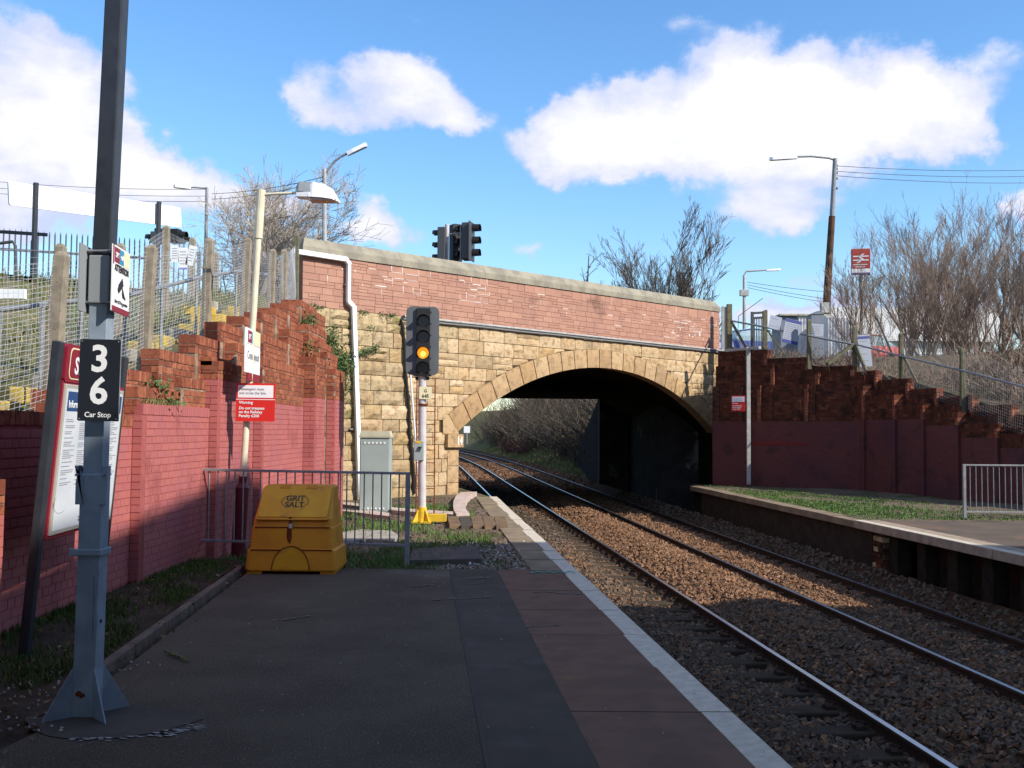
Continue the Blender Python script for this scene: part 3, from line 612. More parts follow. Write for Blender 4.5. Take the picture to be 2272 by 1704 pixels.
def d2(x, y): return (x < XeV(y)-.75)*np.clip(.25+1.1*vnoise(x, y, 1.2, 6)+.9*np.exp(-((y-12.4)/.9)**2)*(x < -.7), 0, 1)
P2 = scatter(26000, -3.5, .1, YEND+.02, 21.5, 33, d2, vz)
blades('rough_grass', P2, .085, .012, m_grass, 34, 'rough grass growing behind the railing and round the signal')
def d3(x, y): return (x > XeV(y)+6.5)*np.clip(.75+.9*vnoise(x, y, .9, 3)-.30*(x-XeV(y)-6.4-.9), .05, 1)*np.clip((28.5-y)/4, .12, 1)
P3 = scatter(60000, 5.6, 11, 18.75, 30.2, 35, d3, lambda x, y: 0*x)
blades('far_platform_grass', P3, .035, .020, m_grass, 36, 'bright green grass along the disused end of the far platform')
P3 = scatter(60, 6.6, 9.5, 19.0, 23, 37, lambda x, y: np.ones_like(x), lambda x, y: 0*x)
blades('tall_weeds', P3, .13, .022, m_leaf, 38, 'taller weeds standing beside the far railing', kindcat='weeds')

# ------------------------------------------------------------------ brick retaining walls, stepped in tiers
CR = .0755
def tier(out, core, Pm, ang, bays, send, wback, zlow, paint, mats, cope=True, fullend=True, sides=True):
    """bays: (s0, wfront, ztop). Pm(s,w) -> xy. out: bricks. core: dict of mesh builders"""
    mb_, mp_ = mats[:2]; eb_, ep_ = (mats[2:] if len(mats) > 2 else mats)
    for j, (s0, wf, zt) in enumerate(bays):
        s1 = bays[j+1][0] if j+1 < len(bays) else send
        zl_ = zlow(s0+.05) if callable(zlow) else zlow
        pz = paint(s0+.1) if callable(paint) else paint
        wb = wback(s0+.1) if callable(wback) else wback
        pw, pzt = (bays[j-1][1], bays[j-1][2]) if j else (wb, 0)
        ct = .115 if cope else 0
        def put(s, w, z, l, d, h, alongw=False, wt=None):
            x, y = Pm(s, w)
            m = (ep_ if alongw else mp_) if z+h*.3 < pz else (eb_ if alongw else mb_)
            jt = random.uniform(-.0015, .0015) if m in (m_paint, m_dpaint) else random.uniform(-.003, .003)
            out.append(((x, y, z), (l, d+jt, h), ang+(math.pi/2 if alongw else 0), m, (wt or l*h)))
        # front face
        k0 = int(math.floor((zl_)/CR)); z = k0*CR
        kk = k0
        while z < zt-ct-.02:
            h = min(CR, zt-ct-z); header = (kk % 4 == 3)
            pitch = .1125 if header else .225
            s = s0+.112-(.1125 if kk % 2 else 0)*(0.5 if header else 1)
            while s < s1-.01:
                a, b = max(s, s0+.112), min(s+pitch, s1)
                if b-a > .03 and z >= zl_-.08:
                    put((a+b)/2, wf-.05, z+h/2, b-a-.009, .1, h-.010)
                s += pitch
            z += CR; kk += 1
        # end face towards -s
        kk = k0; z = k0*CR
        while z < zt-ct-.02:
            h = min(CR, zt-ct-z); lo = wb if z >= pzt-.02 else max(pw, wb)
            if wf-lo > .04:
                w = lo-(.1125 if kk % 2 else 0)
                while w < wf-.01:
                    a, b = max(w, lo), min(w+.225, wf)
                    if b-a > .03: put(s0+.05, (a+b)/2, z+h/2, b-a-.009, .1, h-.010, True)
                    w += .225
            z += CR; kk += 1
        if cope:
            n = max(1, int(round((s1-s0)/.0755))); ps = (s1-s0)/n; low = wb if fullend else wb
            for i in range(n):
                put(s0+ps*(i+.5), (wf+low)/2, zt-.055+random.uniform(-.003, .003), ps-.009, wf-low+.008, .108, wt=.108*.065)
        # core
        def cbox(key, z0, z1):
            if z1 <= z0: return
            rc = .004 if key == 'painted' else .007; a0, a1, b0, b1 = s0+rc, s1+rc, wb, wf-rc
            vs = [(*Pm(s, w), z) for z in (z0, z1) for s, w in ((a0, b0), (a0, b1), (a1, b1), (a1, b0))]
            core.setdefault(key, MB()).add(vs, [(3,2,1,0),(4,5,6,7),(0,1,5,4),(1,2,6,5),(2,3,7,6),(3,0,4,7)])
        b0 = -.2
        cbox('painted', b0, min(pz, zt-.01)); cbox('bare', max(b0, min(pz, zt-.01)), zt-.01)
def stepz(bays):
    def f(s):
        z = bays[0][2]
        for a, w, t in bays:
            if s >= a-1e-6: z = t
        return z
    return f
# left wall
lw = thing('retaining_wall', 'red brick retaining wall climbing in steps on the left, painted pink below', 'brick wall', (-3.7, 10, 0))
PmL = lambda s, w: (w, s)
LF = [(3, -3.56, 1.23), (7.1, -3.77, 1.72), (10.0, -3.67, 1.84), (12.2, -3.57, 2.42), (13.9, -3.45, 2.58), (16.65, -3.26, 2.80)]
LM = [(3, -3.87, 1.45), (8.45, -3.86, 1.80), (10.0, -3.73, 2.01), (11.3, -3.72, 2.17), (12.2, -3.66, 2.47), (13.2, -3.64, 2.72), (14.4, -3.57, 2.95), (15.9, -3.55, 3.18), (17.0, -3.45, 3.38)]
LB = [(4.9, -3.93, 1.12), (6.2, -3.93, 1.38), (7.4, -3.93, 1.64), (8.6, -3.92, 1.92), (9.7, -3.88, 2.19), (10.8, -3.80, 2.45), (12.0, -3.79, 2.72), (13.0, -3.78, 2.98), (14.0, -3.76, 3.17), (14.9, -3.74, 3.33), (15.7, -3.71, 3.49), (16.5, -3.69, 3.67), (17.3, -3.66, 3.83)]
br, cr = [], {}
def paintL(s):
    for a, z in ((16.6, 2.12), (13.9, 1.98), (12.2, 2.2), (10.0, 1.84), (7.1, 1.62), (0, 1.0)):
        if s >= a: return z
    return 1.0
angL = math.pi/2
tier(br, cr, PmL, angL, LF, 18.6, -4.0, -.1, paintL, (m_brick, m_paint))
tier(br, cr, PmL, angL, LM, 18.6, -4.0, lambda s: stepz(LF)(s)-.05, 0, (m_brick, m_paint))
tier(br, cr, PmL, angL, LB, 18.6, lambda s: -4.12 if s < 9.6 else -4.0, lambda s: stepz(LM)(s)-.05, 0, (m_brick, m_paint))
for s0, wf, zt, wb, zlw in ((17.42, -3.48, 3.67, -3.66, 2.9), (17.47, -3.36, 3.13, -3.48, 2.6), (17.52, -3.24, 2.95, -3.36, 2.4), (17.57, -3.10, 2.65, -3.24, -.1)):
    tier(br, cr, PmL, angL, [(s0, wf, zt)], 18.6, wb, zlw, 2.12 if zlw < 0 else 0, (m_brick, m_paint))
lay(br, lw, 'brick')
for k, m in (('painted', m_mortarp), ('bare', m_mortar)):
    if k in cr: cr[k].build('mortar', m, lw)
# right wall: near leg (steps) and the leg square to the view
rw = thing('retaining_wall', 'shaded dark red brick retaining wall stepping down on the right side', 'brick wall', (9.9, 28, 0))
RO = Vector((9.9, 28.3, 0)); e2 = Vector((-.22, .975, 0)).normalized(); w2 = Vector((-e2.y, e2.x, 0))
e1 = Vector((-.81, .585, 0)).normalized(); w1 = Vector((-e1.y, e1.x, 0))
def Pm2(s, w): p = RO+e2*s+w2*w; return (p.x, p.y)
def Pm1(s, w): p = RO+e1*s+w1*w; return (p.x, p.y)
S2 = [(-10, 1.25), (-8.8, 1.6), (-7.5, 1.84), (-6.25, 2.06), (-5.39, 2.29), (-4.11, 2.56), (-2.86, 2.77), (-1.75, 3.07), (-.41, 3.36)]
RB = [(s, -.74+.075*j, z) for j, (s, z) in enumerate(S2)]
RM = [(s+.20, w+.17, z-.27) for s, w, z in RB]
RF = [(s+.06, w+.36, z-.44) for s, w, z in RB]
def wb2(s):
    f = RB[0][1]
    for a, w, z in RB:
        if s >= a: f = w
    return f-.20
br, cr = [], {}
a2 = math.atan2(e2.y, e2.x); a1 = math.atan2(e1.y, e1.x)
pr = lambda s: min(stepz(RF)(s)-.32, 2.02)
tier(br, cr, Pm2, a2, RF, .1, lambda s: wb2(s)-.0, -.1, pr, (m_dbrick, m_dpaint, m_brick, m_dpaint))  # sunlit end faces get the lighter brick, fronts the shade-darkened one
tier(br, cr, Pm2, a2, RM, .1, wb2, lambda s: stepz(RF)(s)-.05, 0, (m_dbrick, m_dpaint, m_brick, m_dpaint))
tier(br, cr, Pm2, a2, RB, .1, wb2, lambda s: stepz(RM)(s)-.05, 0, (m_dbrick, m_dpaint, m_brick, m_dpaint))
QF = [(0.0, .02, 3.0)]; QM = [(.05, -.16, 3.22), (1.3, -.06, 3.42), (2.6, .04, 3.62)]
QB = [(.0, -.34, 3.36), (.35, -.30, 3.54), (1.63, -.21, 3.82), (2.88, -.12, 4.09)]
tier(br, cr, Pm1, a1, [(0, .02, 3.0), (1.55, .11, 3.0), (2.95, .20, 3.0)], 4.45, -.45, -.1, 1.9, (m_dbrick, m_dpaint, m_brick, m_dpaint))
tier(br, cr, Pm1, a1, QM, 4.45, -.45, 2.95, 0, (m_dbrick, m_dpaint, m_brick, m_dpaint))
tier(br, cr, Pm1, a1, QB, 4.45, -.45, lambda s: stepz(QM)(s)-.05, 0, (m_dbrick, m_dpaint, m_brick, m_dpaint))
# pilasters on the square leg, standing proud of its panels down to the paint line
for s0 in (.1, 1.35, 1.75, 2.6, 3.5, 4.25):
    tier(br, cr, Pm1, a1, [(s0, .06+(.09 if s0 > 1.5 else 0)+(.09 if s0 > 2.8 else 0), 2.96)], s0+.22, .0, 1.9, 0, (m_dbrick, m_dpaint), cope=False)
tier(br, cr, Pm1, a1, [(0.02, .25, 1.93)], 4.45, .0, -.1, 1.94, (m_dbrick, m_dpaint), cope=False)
lay(br, rw, 'brick')
fr_ = frame((*Pm1(2.4, .256), 1.28), -e1, (0, 0, 1))
flat(fr_, [(-.9, -.05), (-.3, -.07), (.5, -.04), (.85, -.05), (.86, .04), (.2, .06), (-.5, .05), (-.9, .03)], mat('fresh_red_paint_patch', (.19,.016,.014), (.13,.02,.018), scale=9, rough=.8), rw, .002, 'paint_patch')
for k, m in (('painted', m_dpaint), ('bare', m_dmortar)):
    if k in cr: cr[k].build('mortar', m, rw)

# ------------------------------------------------------------------ the bridge
BC = Vector((-1.37, 25.5, 0)); BD = Vector((.695, .719, 0)).normalized(); BN = Vector((BD.y, -BD.x, 0))
def B(t, z, o=0.0): return BC+BD*t+BN*o+Vector((0, 0, z))
TR = Vector((-.087, 1, 0)).normalized()
ARC_T, ARC_R, ARC_Z = 5.93, 10.2, -6.73
RING = .53
def circ_z(t, r):
    d = t-ARC_T
    return ARC_Z+math.sqrt(max(r*r-d*d, 0)) if abs(d) < r else -9
def inz(t): return circ_z(t, ARC_R) if 0 <= t <= 11.86 else -9
def exz(t):
    z = circ_z(t, ARC_R+RING)
    # the ring springs at the springing line's radius
    a = math.atan2(5.95, 1.55-ARC_Z)
    return z if abs(math.atan2(t-ARC_T, z-ARC_Z)) <= a+.02 else -9
bridge = thing('road_bridge', 'sandstone arch road bridge with red parapet and number 14 over the railway', 'bridge', tuple(BC))
def rock(name, m, cols, parent, face=.0, rough=.022, rows=3, back=.14, seed=None, edge=.012, relief=True):
    """cols: [(t, zlow, zhigh)...]; rock-faced block with a slightly bulging, uneven front"""
    n = len(cols); V = []; Fs = []
    for r_ in range(rows+1):
        for i, (t, a, b) in enumerate(cols):
            f = r_/rows; z = a+(b-a)*f; bd = (i in (0, n-1)) or (r_ in (0, rows))
            o = face if bd else face+edge+(random.uniform(0, rough) if relief else 0)
            V.append(B(t, z, o))
    k = len(V)
    for r_ in (0, rows):
        for i, (t, a, b) in enumerate(cols): V.append(B(t, a if r_ == 0 else b, face-back))
    for r_ in range(rows):
        for i in range(n-1): Fs.append((r_*n+i, r_*n+i+1, (r_+1)*n+i+1, (r_+1)*n+i))
    for i in range(n-1):
        Fs.append((k+i, k+i+1, i+1, i)); Fs.append((rows*n+i, rows*n+i+1, k+n+i+1, k+n+i))
    Fs.append((0, rows*n, k+n, k)); Fs.append((n-1, k+n-1, k+2*n-1, rows*n+n-1))
    return MB().add(V, Fs).build(name, m, parent)
TL, TRT = -5.0, 12.75
courses = [-.12]
hs = [.33,.34,.33,.35,.31,.30,.34,.33,.36,.33,.34,.37,.42]
for h in hs: courses.append(courses[-1]+h)
sc_ = (4.33+.12)/(courses[-1]+.12); courses = [-.12+(c+.12)*sc_ for c in courses]
rs = random.Random(5)
for ci in range(len(courses)-1):
    z0, z1 = courses[ci]+.008, courses[ci+1]-.008
    t = TL-rs.uniform(0, .5)
    while t < TRT:
        L = rs.choice((.38,.5,.62,.75,.9)) if t < 0 or z0 > 2 else rs.uniform(.4, .8)
        if t < -.35 and t+L > -.12: L = -t-.0+0.0
        if t < 0 < t+L and z0 < 1.6: L = -t
        a, b = max(t, TL)+.008, min(t+L, TRT)-.008
        t += L
        if b-a < .1: continue
        # sub-split an occasional course into two thin stones
        spans = [(z0, z1)]
        if rs.random() < .12 and z1-z0 > .3: mz = (z0+z1)/2+rs.uniform(-.03, .03); spans = [(z0, mz-.006), (mz+.006, z1)]
        for (p, q) in spans:
            nb = max(3, int((b-a)/.14)+1); pts = []
            for i in range(nb):
                tt = a+(b-a)*i/(nb-1); lo = max(p, exz(tt)+.008) if (tt > 0 or q > 1.62) else p
                if 0 <= tt <= 11.86 and exz(tt) < -5 and p < 1.55: lo = 99
                pts.append((tt, lo, q))
            # keep the longest run with height
            run, best = [], []
            for c in pts:
                if c[2]-c[1] > .03: run.append(c)
                else:
                    if len(run) > len(best): best = run
                    run = []
            if len(run) > len(best): best = run
            if len(best) < 2 or best[-1][0]-best[0][0] < .06: continue
            grey = (best[0][0] < -1.3)
            m = (m_stoneg if rs.random() < (.8 if grey else .12) else m_stone)
            rock('stone', m, best, bridge, face=rs.uniform(-.006, .008), rough=.036 if grey else .017, edge=.018 if grey else .010)
# ring stones
a0 = math.atan2(5.95, 1.56-ARC_Z); NV = 23
for i in range(NV):
    al, ar = -a0+2*a0*i/NV, -a0+2*a0*(i+1)/NV
    g = .016/ARC_R; V = []; Fs = []; rows = 3; cols_ = 3
    for r_ in range(rows+1):
        for c in range(cols_+1):
            an = al+g+(ar-al-2*g)*c/cols_; rr = ARC_R+RING*r_/rows
            bd = r_ in (0, rows) or c in (0, cols_)
            V.append(B(ARC_T+rr*math.sin(an), ARC_Z+rr*math.cos(an), .025 if bd else .04+random.uniform(0, .014)))
    n = cols_+1; k = len(V)
    for r_ in (0, rows):
        for c in range(n):
            an = al+g+(ar-al-2*g)*c/cols_; rr = ARC_R+RING*r_/rows
            V.append(B(ARC_T+rr*math.sin(an), ARC_Z+rr*math.cos(an), -.30))
    for r_ in range(rows):
        for c in range(cols_): Fs.append((r_*n+c, r_*n+c+1, (r_+1)*n+c+1, (r_+1)*n+c))
    for c in range(cols_): Fs.append((k+c, k+c+1, c+1, c)); Fs.append((rows*n+c, rows*n+c+1, k+n+c+1, k+n+c))
    Fs.append((0, rows*n, k+n, k)); Fs.append((n-1, k+n-1, k+2*n-1, rows*n+n-1))
    MB().add(V, Fs).build('arch_stone', m_ring, bridge)
# springer and quoins at the left pier, wrapping round the corner
zq = -.12
for i, h in enumerate((.40, .42, .40, .40)):
    rock('stone', m_ring, [(-.36+.0, zq+.006, zq+h-.008), (-.18, zq+.006, zq+h-.008), (.012, zq+.006, zq+h-.008)], bridge, face=.035, back=.5)
    zq += h
MB().add([B(t, z, o) for z in (1.16, 1.49) for t, o in ((-.44, -.5), (-.44, .13), (.10, .13), (.10, -.5))], [(3,2,1,0),(4,5,6,7),(0,1,5,4),(1,2,6,5),(2,3,7,6),(3,0,4,7)]).build('number_stone', m_ring, bridge, bevel=.012)
MB().plate(frame(B(0, 0, 0), BD, (0, 0, 1)), [(-.52, 1.50), (.03, 1.50), (.0, 1.555), (-.325, 1.975), (-.52, 1.975)], -.3, .03).build('springer_stone', m_ring, bridge, bevel=.008)
f14 = frame(B(-.02, 1.33, .133), BD, (0, 0, 1))
text('14', f14, -.02, -.10, .30, mat('white_painted_numeral', (.8,.79,.76), rough=.7), bridge, off=.004, align='CENTER', bold=.006, sx=.62, name='bridge_number')
# core behind the stones
mb = MB(); N = 120
for i in range(N):
    t0 = TL+(TRT-TL)*i/N; t1 = TL+(TRT-TL)*(i+1)/N
    def lo(t): return max(inz(t), -9) if 0 < t < 11.86 else -1.3
    for (a, b) in ((t0, t1),):
        la, lb = lo(a+1e-4), lo(b-1e-4)
        mb.add([B(a, la, -.03), B(b, lb, -.03), B(b, 4.33, -.03), B(a, 4.33, -.03)], [(0, 1, 2, 3)])
mb.build('stone_bedding', m_stonejoint, bridge)
# barrel (runs with the track) and abutment walls
mb = MB(); ts = np.linspace(0, 11.86, 41); LB_ = 12.0
Vb = []
prof_ = [(0, -1.4)]+[(t, circ_z(t, ARC_R)) for t in ts]+[(11.86, -1.4)]
for k in range(2):
    for t, z in prof_:
        p = B(t, z, -.03); Vb.append(p+TR*(LB_*k))
n = len(prof_)
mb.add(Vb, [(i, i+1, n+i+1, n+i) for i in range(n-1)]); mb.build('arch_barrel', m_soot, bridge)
# deck slab and the squared concrete widening beyond it
mb = MB()
def slab(pts, z0, z1): mb.add([(x, y, z) for z in (z0, z1) for x, y in pts], [(3,2,1,0),(4,5,6,7),(0,1,5,4),(1,2,6,5),(2,3,7,6),(3,0,4,7)])
a_, b_ = B(TL-.0, 0, -.06), B(TRT, 0, -.06)
slab([(a_.x, a_.y), (b_.x, b_.y), (b_.x-1, b_.y+13), (a_.x-1, a_.y+13)], 3.95, 4.34)
mb.build('deck', m_soot, bridge)
mb = MB(); yF = 46.0
mb.bx(-9, 12, 37.0, yF, 3.06, 4.3)
mb.bx(-12, -3.6, 37.5, yF, -1.4, 3.06)
mb.build('widening_span', m_blackconc, bridge)
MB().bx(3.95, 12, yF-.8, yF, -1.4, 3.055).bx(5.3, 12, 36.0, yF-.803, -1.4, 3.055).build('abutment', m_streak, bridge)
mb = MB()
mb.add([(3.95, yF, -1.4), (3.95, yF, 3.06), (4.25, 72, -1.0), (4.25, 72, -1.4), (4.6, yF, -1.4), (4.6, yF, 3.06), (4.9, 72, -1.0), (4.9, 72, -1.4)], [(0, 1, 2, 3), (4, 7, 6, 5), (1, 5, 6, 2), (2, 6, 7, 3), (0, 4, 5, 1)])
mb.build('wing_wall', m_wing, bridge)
# parapet: core, courses of small red blocks, coping
TP0, TP1 = -4.72, 12.15; PZ0, PZ1 = 4.33, 5.50
def ptop(t): return PZ1+.012*(t-TP0)
mb = MB(); mb.add([B(t, z, o) for z in (PZ0, PZ1-.02) for t, o in ((TP0, -.40), (TP0, -.012), (TP1, -.012), (TP1, -.40))], [(3,2,1,0),(4,5,6,7),(0,1,5,4),(1,2,6,5),(2,3,7,6),(3,0,4,7)])
mb.add([B(TP0, PZ1-.02, -.4), B(TP0, PZ1-.02, -.012), B(TP1, PZ1-.02, -.012), B(TP1, PZ1-.02, -.4), B(TP0, PZ1, -.4), B(TP0, PZ1, -.012), B(TP1, ptop(TP1)-.002, -.012), B(TP1, ptop(TP1)-.002, -.4)], [(4,5,6,7),(0,1,5,4),(1,2,6,5),(2,3,7,6),(3,0,4,7)])
mb.build('parapet_core', m_parjoint, bridge)
joints = []; pb = []; angB = math.atan2(BD.y, BD.x); rp = random.Random(11)
t = TP0
# random-coursed: bands about a stone high, each split here and there
zb = PZ0
bands = [.15,.14,.16,.14,.15,.16,.14,.13]
sc_ = (PZ1-PZ0)/sum(bands)
for h in bands:
    h *= sc_; t = TP0-rp.uniform(0, .3)
    while t < TP1:
        L = rp.uniform(.22, .52); a, b = max(t, TP0)+.004, min(t+L, TP1)-.004; t += L
        if b-a < .05: continue
        sp = [(zb, zb+h)]
        if rp.random() < .35: m_ = zb+h*rp.uniform(.42, .58); sp = [(zb, m_), (m_, zb+h)]
        for p, q in sp:
            if len(sp) == 2 and rp.random() < .3 and b-a > .3:
                c_ = (a+b)/2; parts = [(a, c_-.004), (c_+.004, b)]
            else: parts = [(a, b)]
            for aa, bb in parts:
                top = q
                if abs(q-(PZ1)) < .01: top = ptop((aa+bb)/2)-.003
                joints.append((aa, bb, p, top))
                c = B((aa+bb)/2, (p+top)/2+.0, -.03+rp.uniform(-.003, .005))
                pb.append(((c.x, c.y, c.z), (bb-aa, .06, top-p-.009), angB, m_par, (bb-aa)*(top-p)))
    zb += h
lay(pb, bridge, 'parapet_block')
# coping in lengths, chamfered towards the road, ends bevelled
def cope_piece(ta, tb, e0=0, e1=0):
    V = []
    for t, e in ((ta, e0), (tb, e1)):
        z = ptop(t)
        V += [B(t, z, .035), B(t, z+.15-e*.0, .035), B(t+(-e*.12 if t == tb and e else (e*.12)), z+.36, -.10), B(t+(-e*.12 if t == tb and e else (e*.12)), z+.36, -.34), B(t, z+.15, -.44), B(t, z, -.44)]
    n = 6
    return MB().add(V, [(i, (i+1) % n, n+(i+1) % n, n+i) for i in range(n)]+[tuple(range(n-1, -1, -1)), tuple(range(n, 2*n))])
tt = TP0-.03; L = (TP1+.03-tt)/6
for i in range(6):
    cope_piece(tt+.002, tt+L-.004, 1 if i == 0 else 0, 1.6 if i == 5 else 0).build('coping_stone', m_cope, bridge); tt += L
# lime bloom: short white trickles that follow the parapet joints
mb = MB(); rp = random.Random(3)
for t0_, t1_, p_, q_ in joints:
    tm = (t0_+t1_)/2
    pr_ = .0
    if -2.9 < tm < 1.0 and q_ > 4.95-.03*tm: pr_ = .34*max(0, math.sin(tm*2.3)+.75)
    elif 8.8 < tm < 11.9 and q_ > 4.75: pr_ = .30*max(0, math.sin(tm*3.1+p_*9)+.6)
    elif q_ > 4.8: pr_ = .05
    if rp.random() < pr_:
        h = rp.uniform(.004, .011); a_ = rp.uniform(0, .4)*(t1_-t0_)
        mb.add([B(t0_+a_, p_-h, .0045), B(t1_, p_-h*rp.random(), .0045), B(t1_, p_+h, .0045), B(t0_+a_, p_+h*.3, .0045)], [(0, 1, 2, 3)])
    if rp.random() < pr_*1.1:
        w = rp.uniform(.004, .009); d_ = rp.uniform(0, .05)
        mb.add([B(t1_+.004, p_-d_, .0045), B(t1_+.004+w*.7, p_-d_*.6, .0045), B(t1_+.004+w, q_, .0045), B(t1_+.004-w, q_, .0045)], [(0, 1, 2, 3)])
for k in range(9):
    t = rp.uniform(9.2, 11.4); z = rp.uniform(4.6, 5.0); w = rp.uniform(.012, .025); h = rp.uniform(.08, .2)
    mb.add([B(t, z, .0045), B(t+w, z+h*.4, .0045), B(t+w*.4, z+h, .0045), B(t-w*.3, z+h, .0045), B(t-w, z+h*.4, .0045)], [(0, 1, 2, 3, 4)])
mb.build('lime_bloom', m_lime, bridge, kind='stuff')
# far parapet of the bridge is hidden by the near one; the road between
mb = MB(); q = [B(-12, 4.35, -.42), B(40, 4.35, -.42), B(40, 4.35, -11), B(-12, 4.35, -11)]
mb.add(q, [(0, 1, 2, 3)]); mb.build('road', m_road, kind='structure')
# fill behind the left end
mb = MB(); slab_pts = [(-4.0, 18.55), (-3.3, 18.6), (-4.6, 22.2), (-6.0, 21.0), (-6.0, 18.5)]
mb.add([(x, y, z) for z in (-.2, 3.1) for x, y in slab_pts], [(4,3,2,1,0), (5,6,7,8,9)]+[(i, (i+1) % 5, 5+(i+1) % 5, 5+i) for i in range(5)])
mb.build('bank_fill', m_earth, kind='structure')
# ------------------------------------------------------------------ banks and ramps
def ramp_l(y): return np.clip(1.42+.223*(y-7.5), -.1, 4.32)
ys = np.arange(1, 34, .5); xs = np.concatenate([np.linspace(-4.02, -6, 8), np.linspace(-6.4, -12, 14), np.linspace(-14, -90, 8)])
Y = np.repeat(ys[:, None], len(xs), 1); X = np.repeat(xs[None], len(ys), 0)
OO = (X-BC.x)*BN.x+(Y-BC.y)*BN.y
k = np.clip((-5.9-X)/1.5, 0, 1); k = k*k*(3-2*k)
Zr = np.clip(4.3-(OO+.4)*.36, -.1, 4.3)
Z = ramp_l(Y)+(np.maximum(Zr, ramp_l(Y))-ramp_l(Y))*k+.05*vnoise(X, Y, 1.2)*(X < -5.9)
mask = None
Z = np.where((Y > 18.2) & (X > -5.05), 2.7, Z)
grid('left_bank', X, Y, Z, m_earth, kind='structure')
# behind the right wall: rows follow the wall, columns run outwards
stat = []
for s in np.arange(-16, 0, 1.0): stat.append((RO+e2*s-w2*.45*1.6, -w2, max(0, float(np.interp(s, [-10, -.41], [1.0, 3.2])))))
stat.append((RO-(w1+w2).normalized()*.75, -(w1+w2).normalized(), 3.3))
for s in np.arange(.6, 4.6, .6): stat.append((RO+e1*s-w1*.45, -w1, float(np.interp(s, [0, 4.4], [3.3, 4.1]))))
outs = [0, .4, 1.2, 2.0, 3.5, 5.5, 9, 20, 70]
X = np.array([[(p+d*o).x for o in outs] for p, d, z in stat]); Y = np.array([[(p+d*o).y for o in outs] for p, d, z in stat])
Z = np.array([[z+(4.28-z)*min(1, max(0, o-1.6)/4.5) for o in outs] for p, d, z in stat])
grid('right_bank', X, Y, Z, mat('brown_bank_earth', (.13,.10,.065), (.09,.072,.045), scale=1.5, rough=1, bump=.8, bscale=20, bdist=.03, c3=(.11,.11,.05), c3scale=.6, c3at=.6), kind='structure')
# cutting beyond the bridge
ys = np.concatenate([np.arange(46.5, 100, 3.0), np.arange(100, 420, 12.)])
def cutting(name, qs, zs, m):
    Q = np.repeat(np.array(qs)[None], len(ys), 0); Y = np.repeat(ys[:, None], len(qs), 1); X = XeV(ys)[:, None]+Q
    Z = np.repeat(np.array(zs)[None], len(ys), 0)+.15*vnoise(X, Y, .5)*(Q > 7)
    grid(name, X, Y, Z, m, kind='structure')
cutting('right_cutting_slope', [6.0, 7.2, 8.2, 10, 13, 17, 30, 90, 300], [-1.1, -1.0, -.6, .4, 2.2, 4.6, 6, 7, 8], m_earth)
cutting('left_cutting_slope', [.15, -1.0, -2.5, -5, -9, -14, -60, -300], [-1.1, -1.0, -.6, .8, 3.2, 4.4, 5, 5], m_earth)
Y = None
# ------------------------------------------------------------------ station building on the far platform, off to the right; its roof shades the near end
sb = thing('station_building', 'tall brick station building standing off to the right on the far platform', 'building', (20, -8, 0))
bl = [(8.1, 6.95), (45, 6.95), (45, -40), (12.1, -40)]
HB = 10.8
MB().add([(x, y, z) for z in (-.1, HB) for x, y in bl], [(3,2,1,0),(4,5,6,7),(0,1,5,4),(1,2,6,5),(2,3,7,6),(3,0,4,7)]).build('wall', m_dbrick, sb)
mw = mat('window_glass', (.05,.06,.07), rough=.1)
for k in range(7):
    y = 4-5*k; x = 8.1+(6.95-y)*.0864
    w_ = MB().box((x-.0, y, 2.2), (.12, 1.5, 2.0), .086).build('window', m_lampw, sb)
    MB().box((x-.04, y, 2.2), (.1, 1.3, 1.8), .086).build('pane', mw, w_)
# unseen canopy added over and behind the viewpoint to darken the near platform
cn = thing('added_skylight_blocker', 'dark station canopy over the near platform behind the viewpoint', 'canopy', (-2, -8, 3.6))  # unseen canopy added to cut skylight
MB().bx(-5.6, 1.0, -26, 3.5, 3.62, 3.80).build('roof', m_dgrey, cn)  # roof of the added unseen canopy
for k in range(4): MB().bx(-4.6, -4.45, -2-6*k, -1.85-6*k, 0, 3.62).build('post', m_dkpole, cn)  # posts of the added unseen canopy
# ------------------------------------------------------------------ steel column with car stop sign
PX, PY = -2.35, 5.67
col_ = thing('steel_column', 'galvanised steel column with four fins on the platform, dark pole rising from it', 'column', (PX, PY, 0))
lx = .010
MB().add([(PX+a+lx*z, PY+b, z) for z in (0, 1.34) for a, b in ((-.061, -.061), (.061, -.061), (.061, .061), (-.061, .061))], [(3,2,1,0),(4,5,6,7),(0,1,5,4),(1,2,6,5),(2,3,7,6),(3,0,4,7)]).build('sheath', m_galv, col_, bevel=.006)
MB().add([(PX+a*k+lx*z+(.0 if z < 3 else .02), PY+b*k, z) for z, k in ((1.3, .86), (2.3, .86)) for a, b in ((-.061, -.061), (.061, -.061), (.061, .061), (-.061, .061))], [(3,2,1,0),(4,5,6,7),(0,1,5,4),(1,2,6,5),(2,3,7,6),(3,0,4,7)]).build('inner_post', m_galv, col_, bevel=.005)
MB().add([(PX+a*.84+lx*2.3+.022*(z-2.3), PY+b*.84, z) for z in (2.3, 6.6) for a, b in ((-.061, -.061), (.061, -.061), (.061, .061), (-.061, .061))], [(3,2,1,0),(4,5,6,7),(0,1,5,4),(1,2,6,5),(2,3,7,6),(3,0,4,7)]).build('upper_pole', m_dkpole, col_, bevel=.008)
for sx_, sy_ in ((-1, -1), (1, -1), (1, 1), (-1, 1)):
    d = Vector((sx_, sy_, 0)).normalized(); fr = frame((PX+sx_*.058, PY+sy_*.058, 0), d, (0, 0, 1))
    MB().plate(fr, [(0, -.01), (.165, -.01), (.165, .005), (0, .275)], -.004, .004).build('fin', m_galv, col_, bevel=.0015)
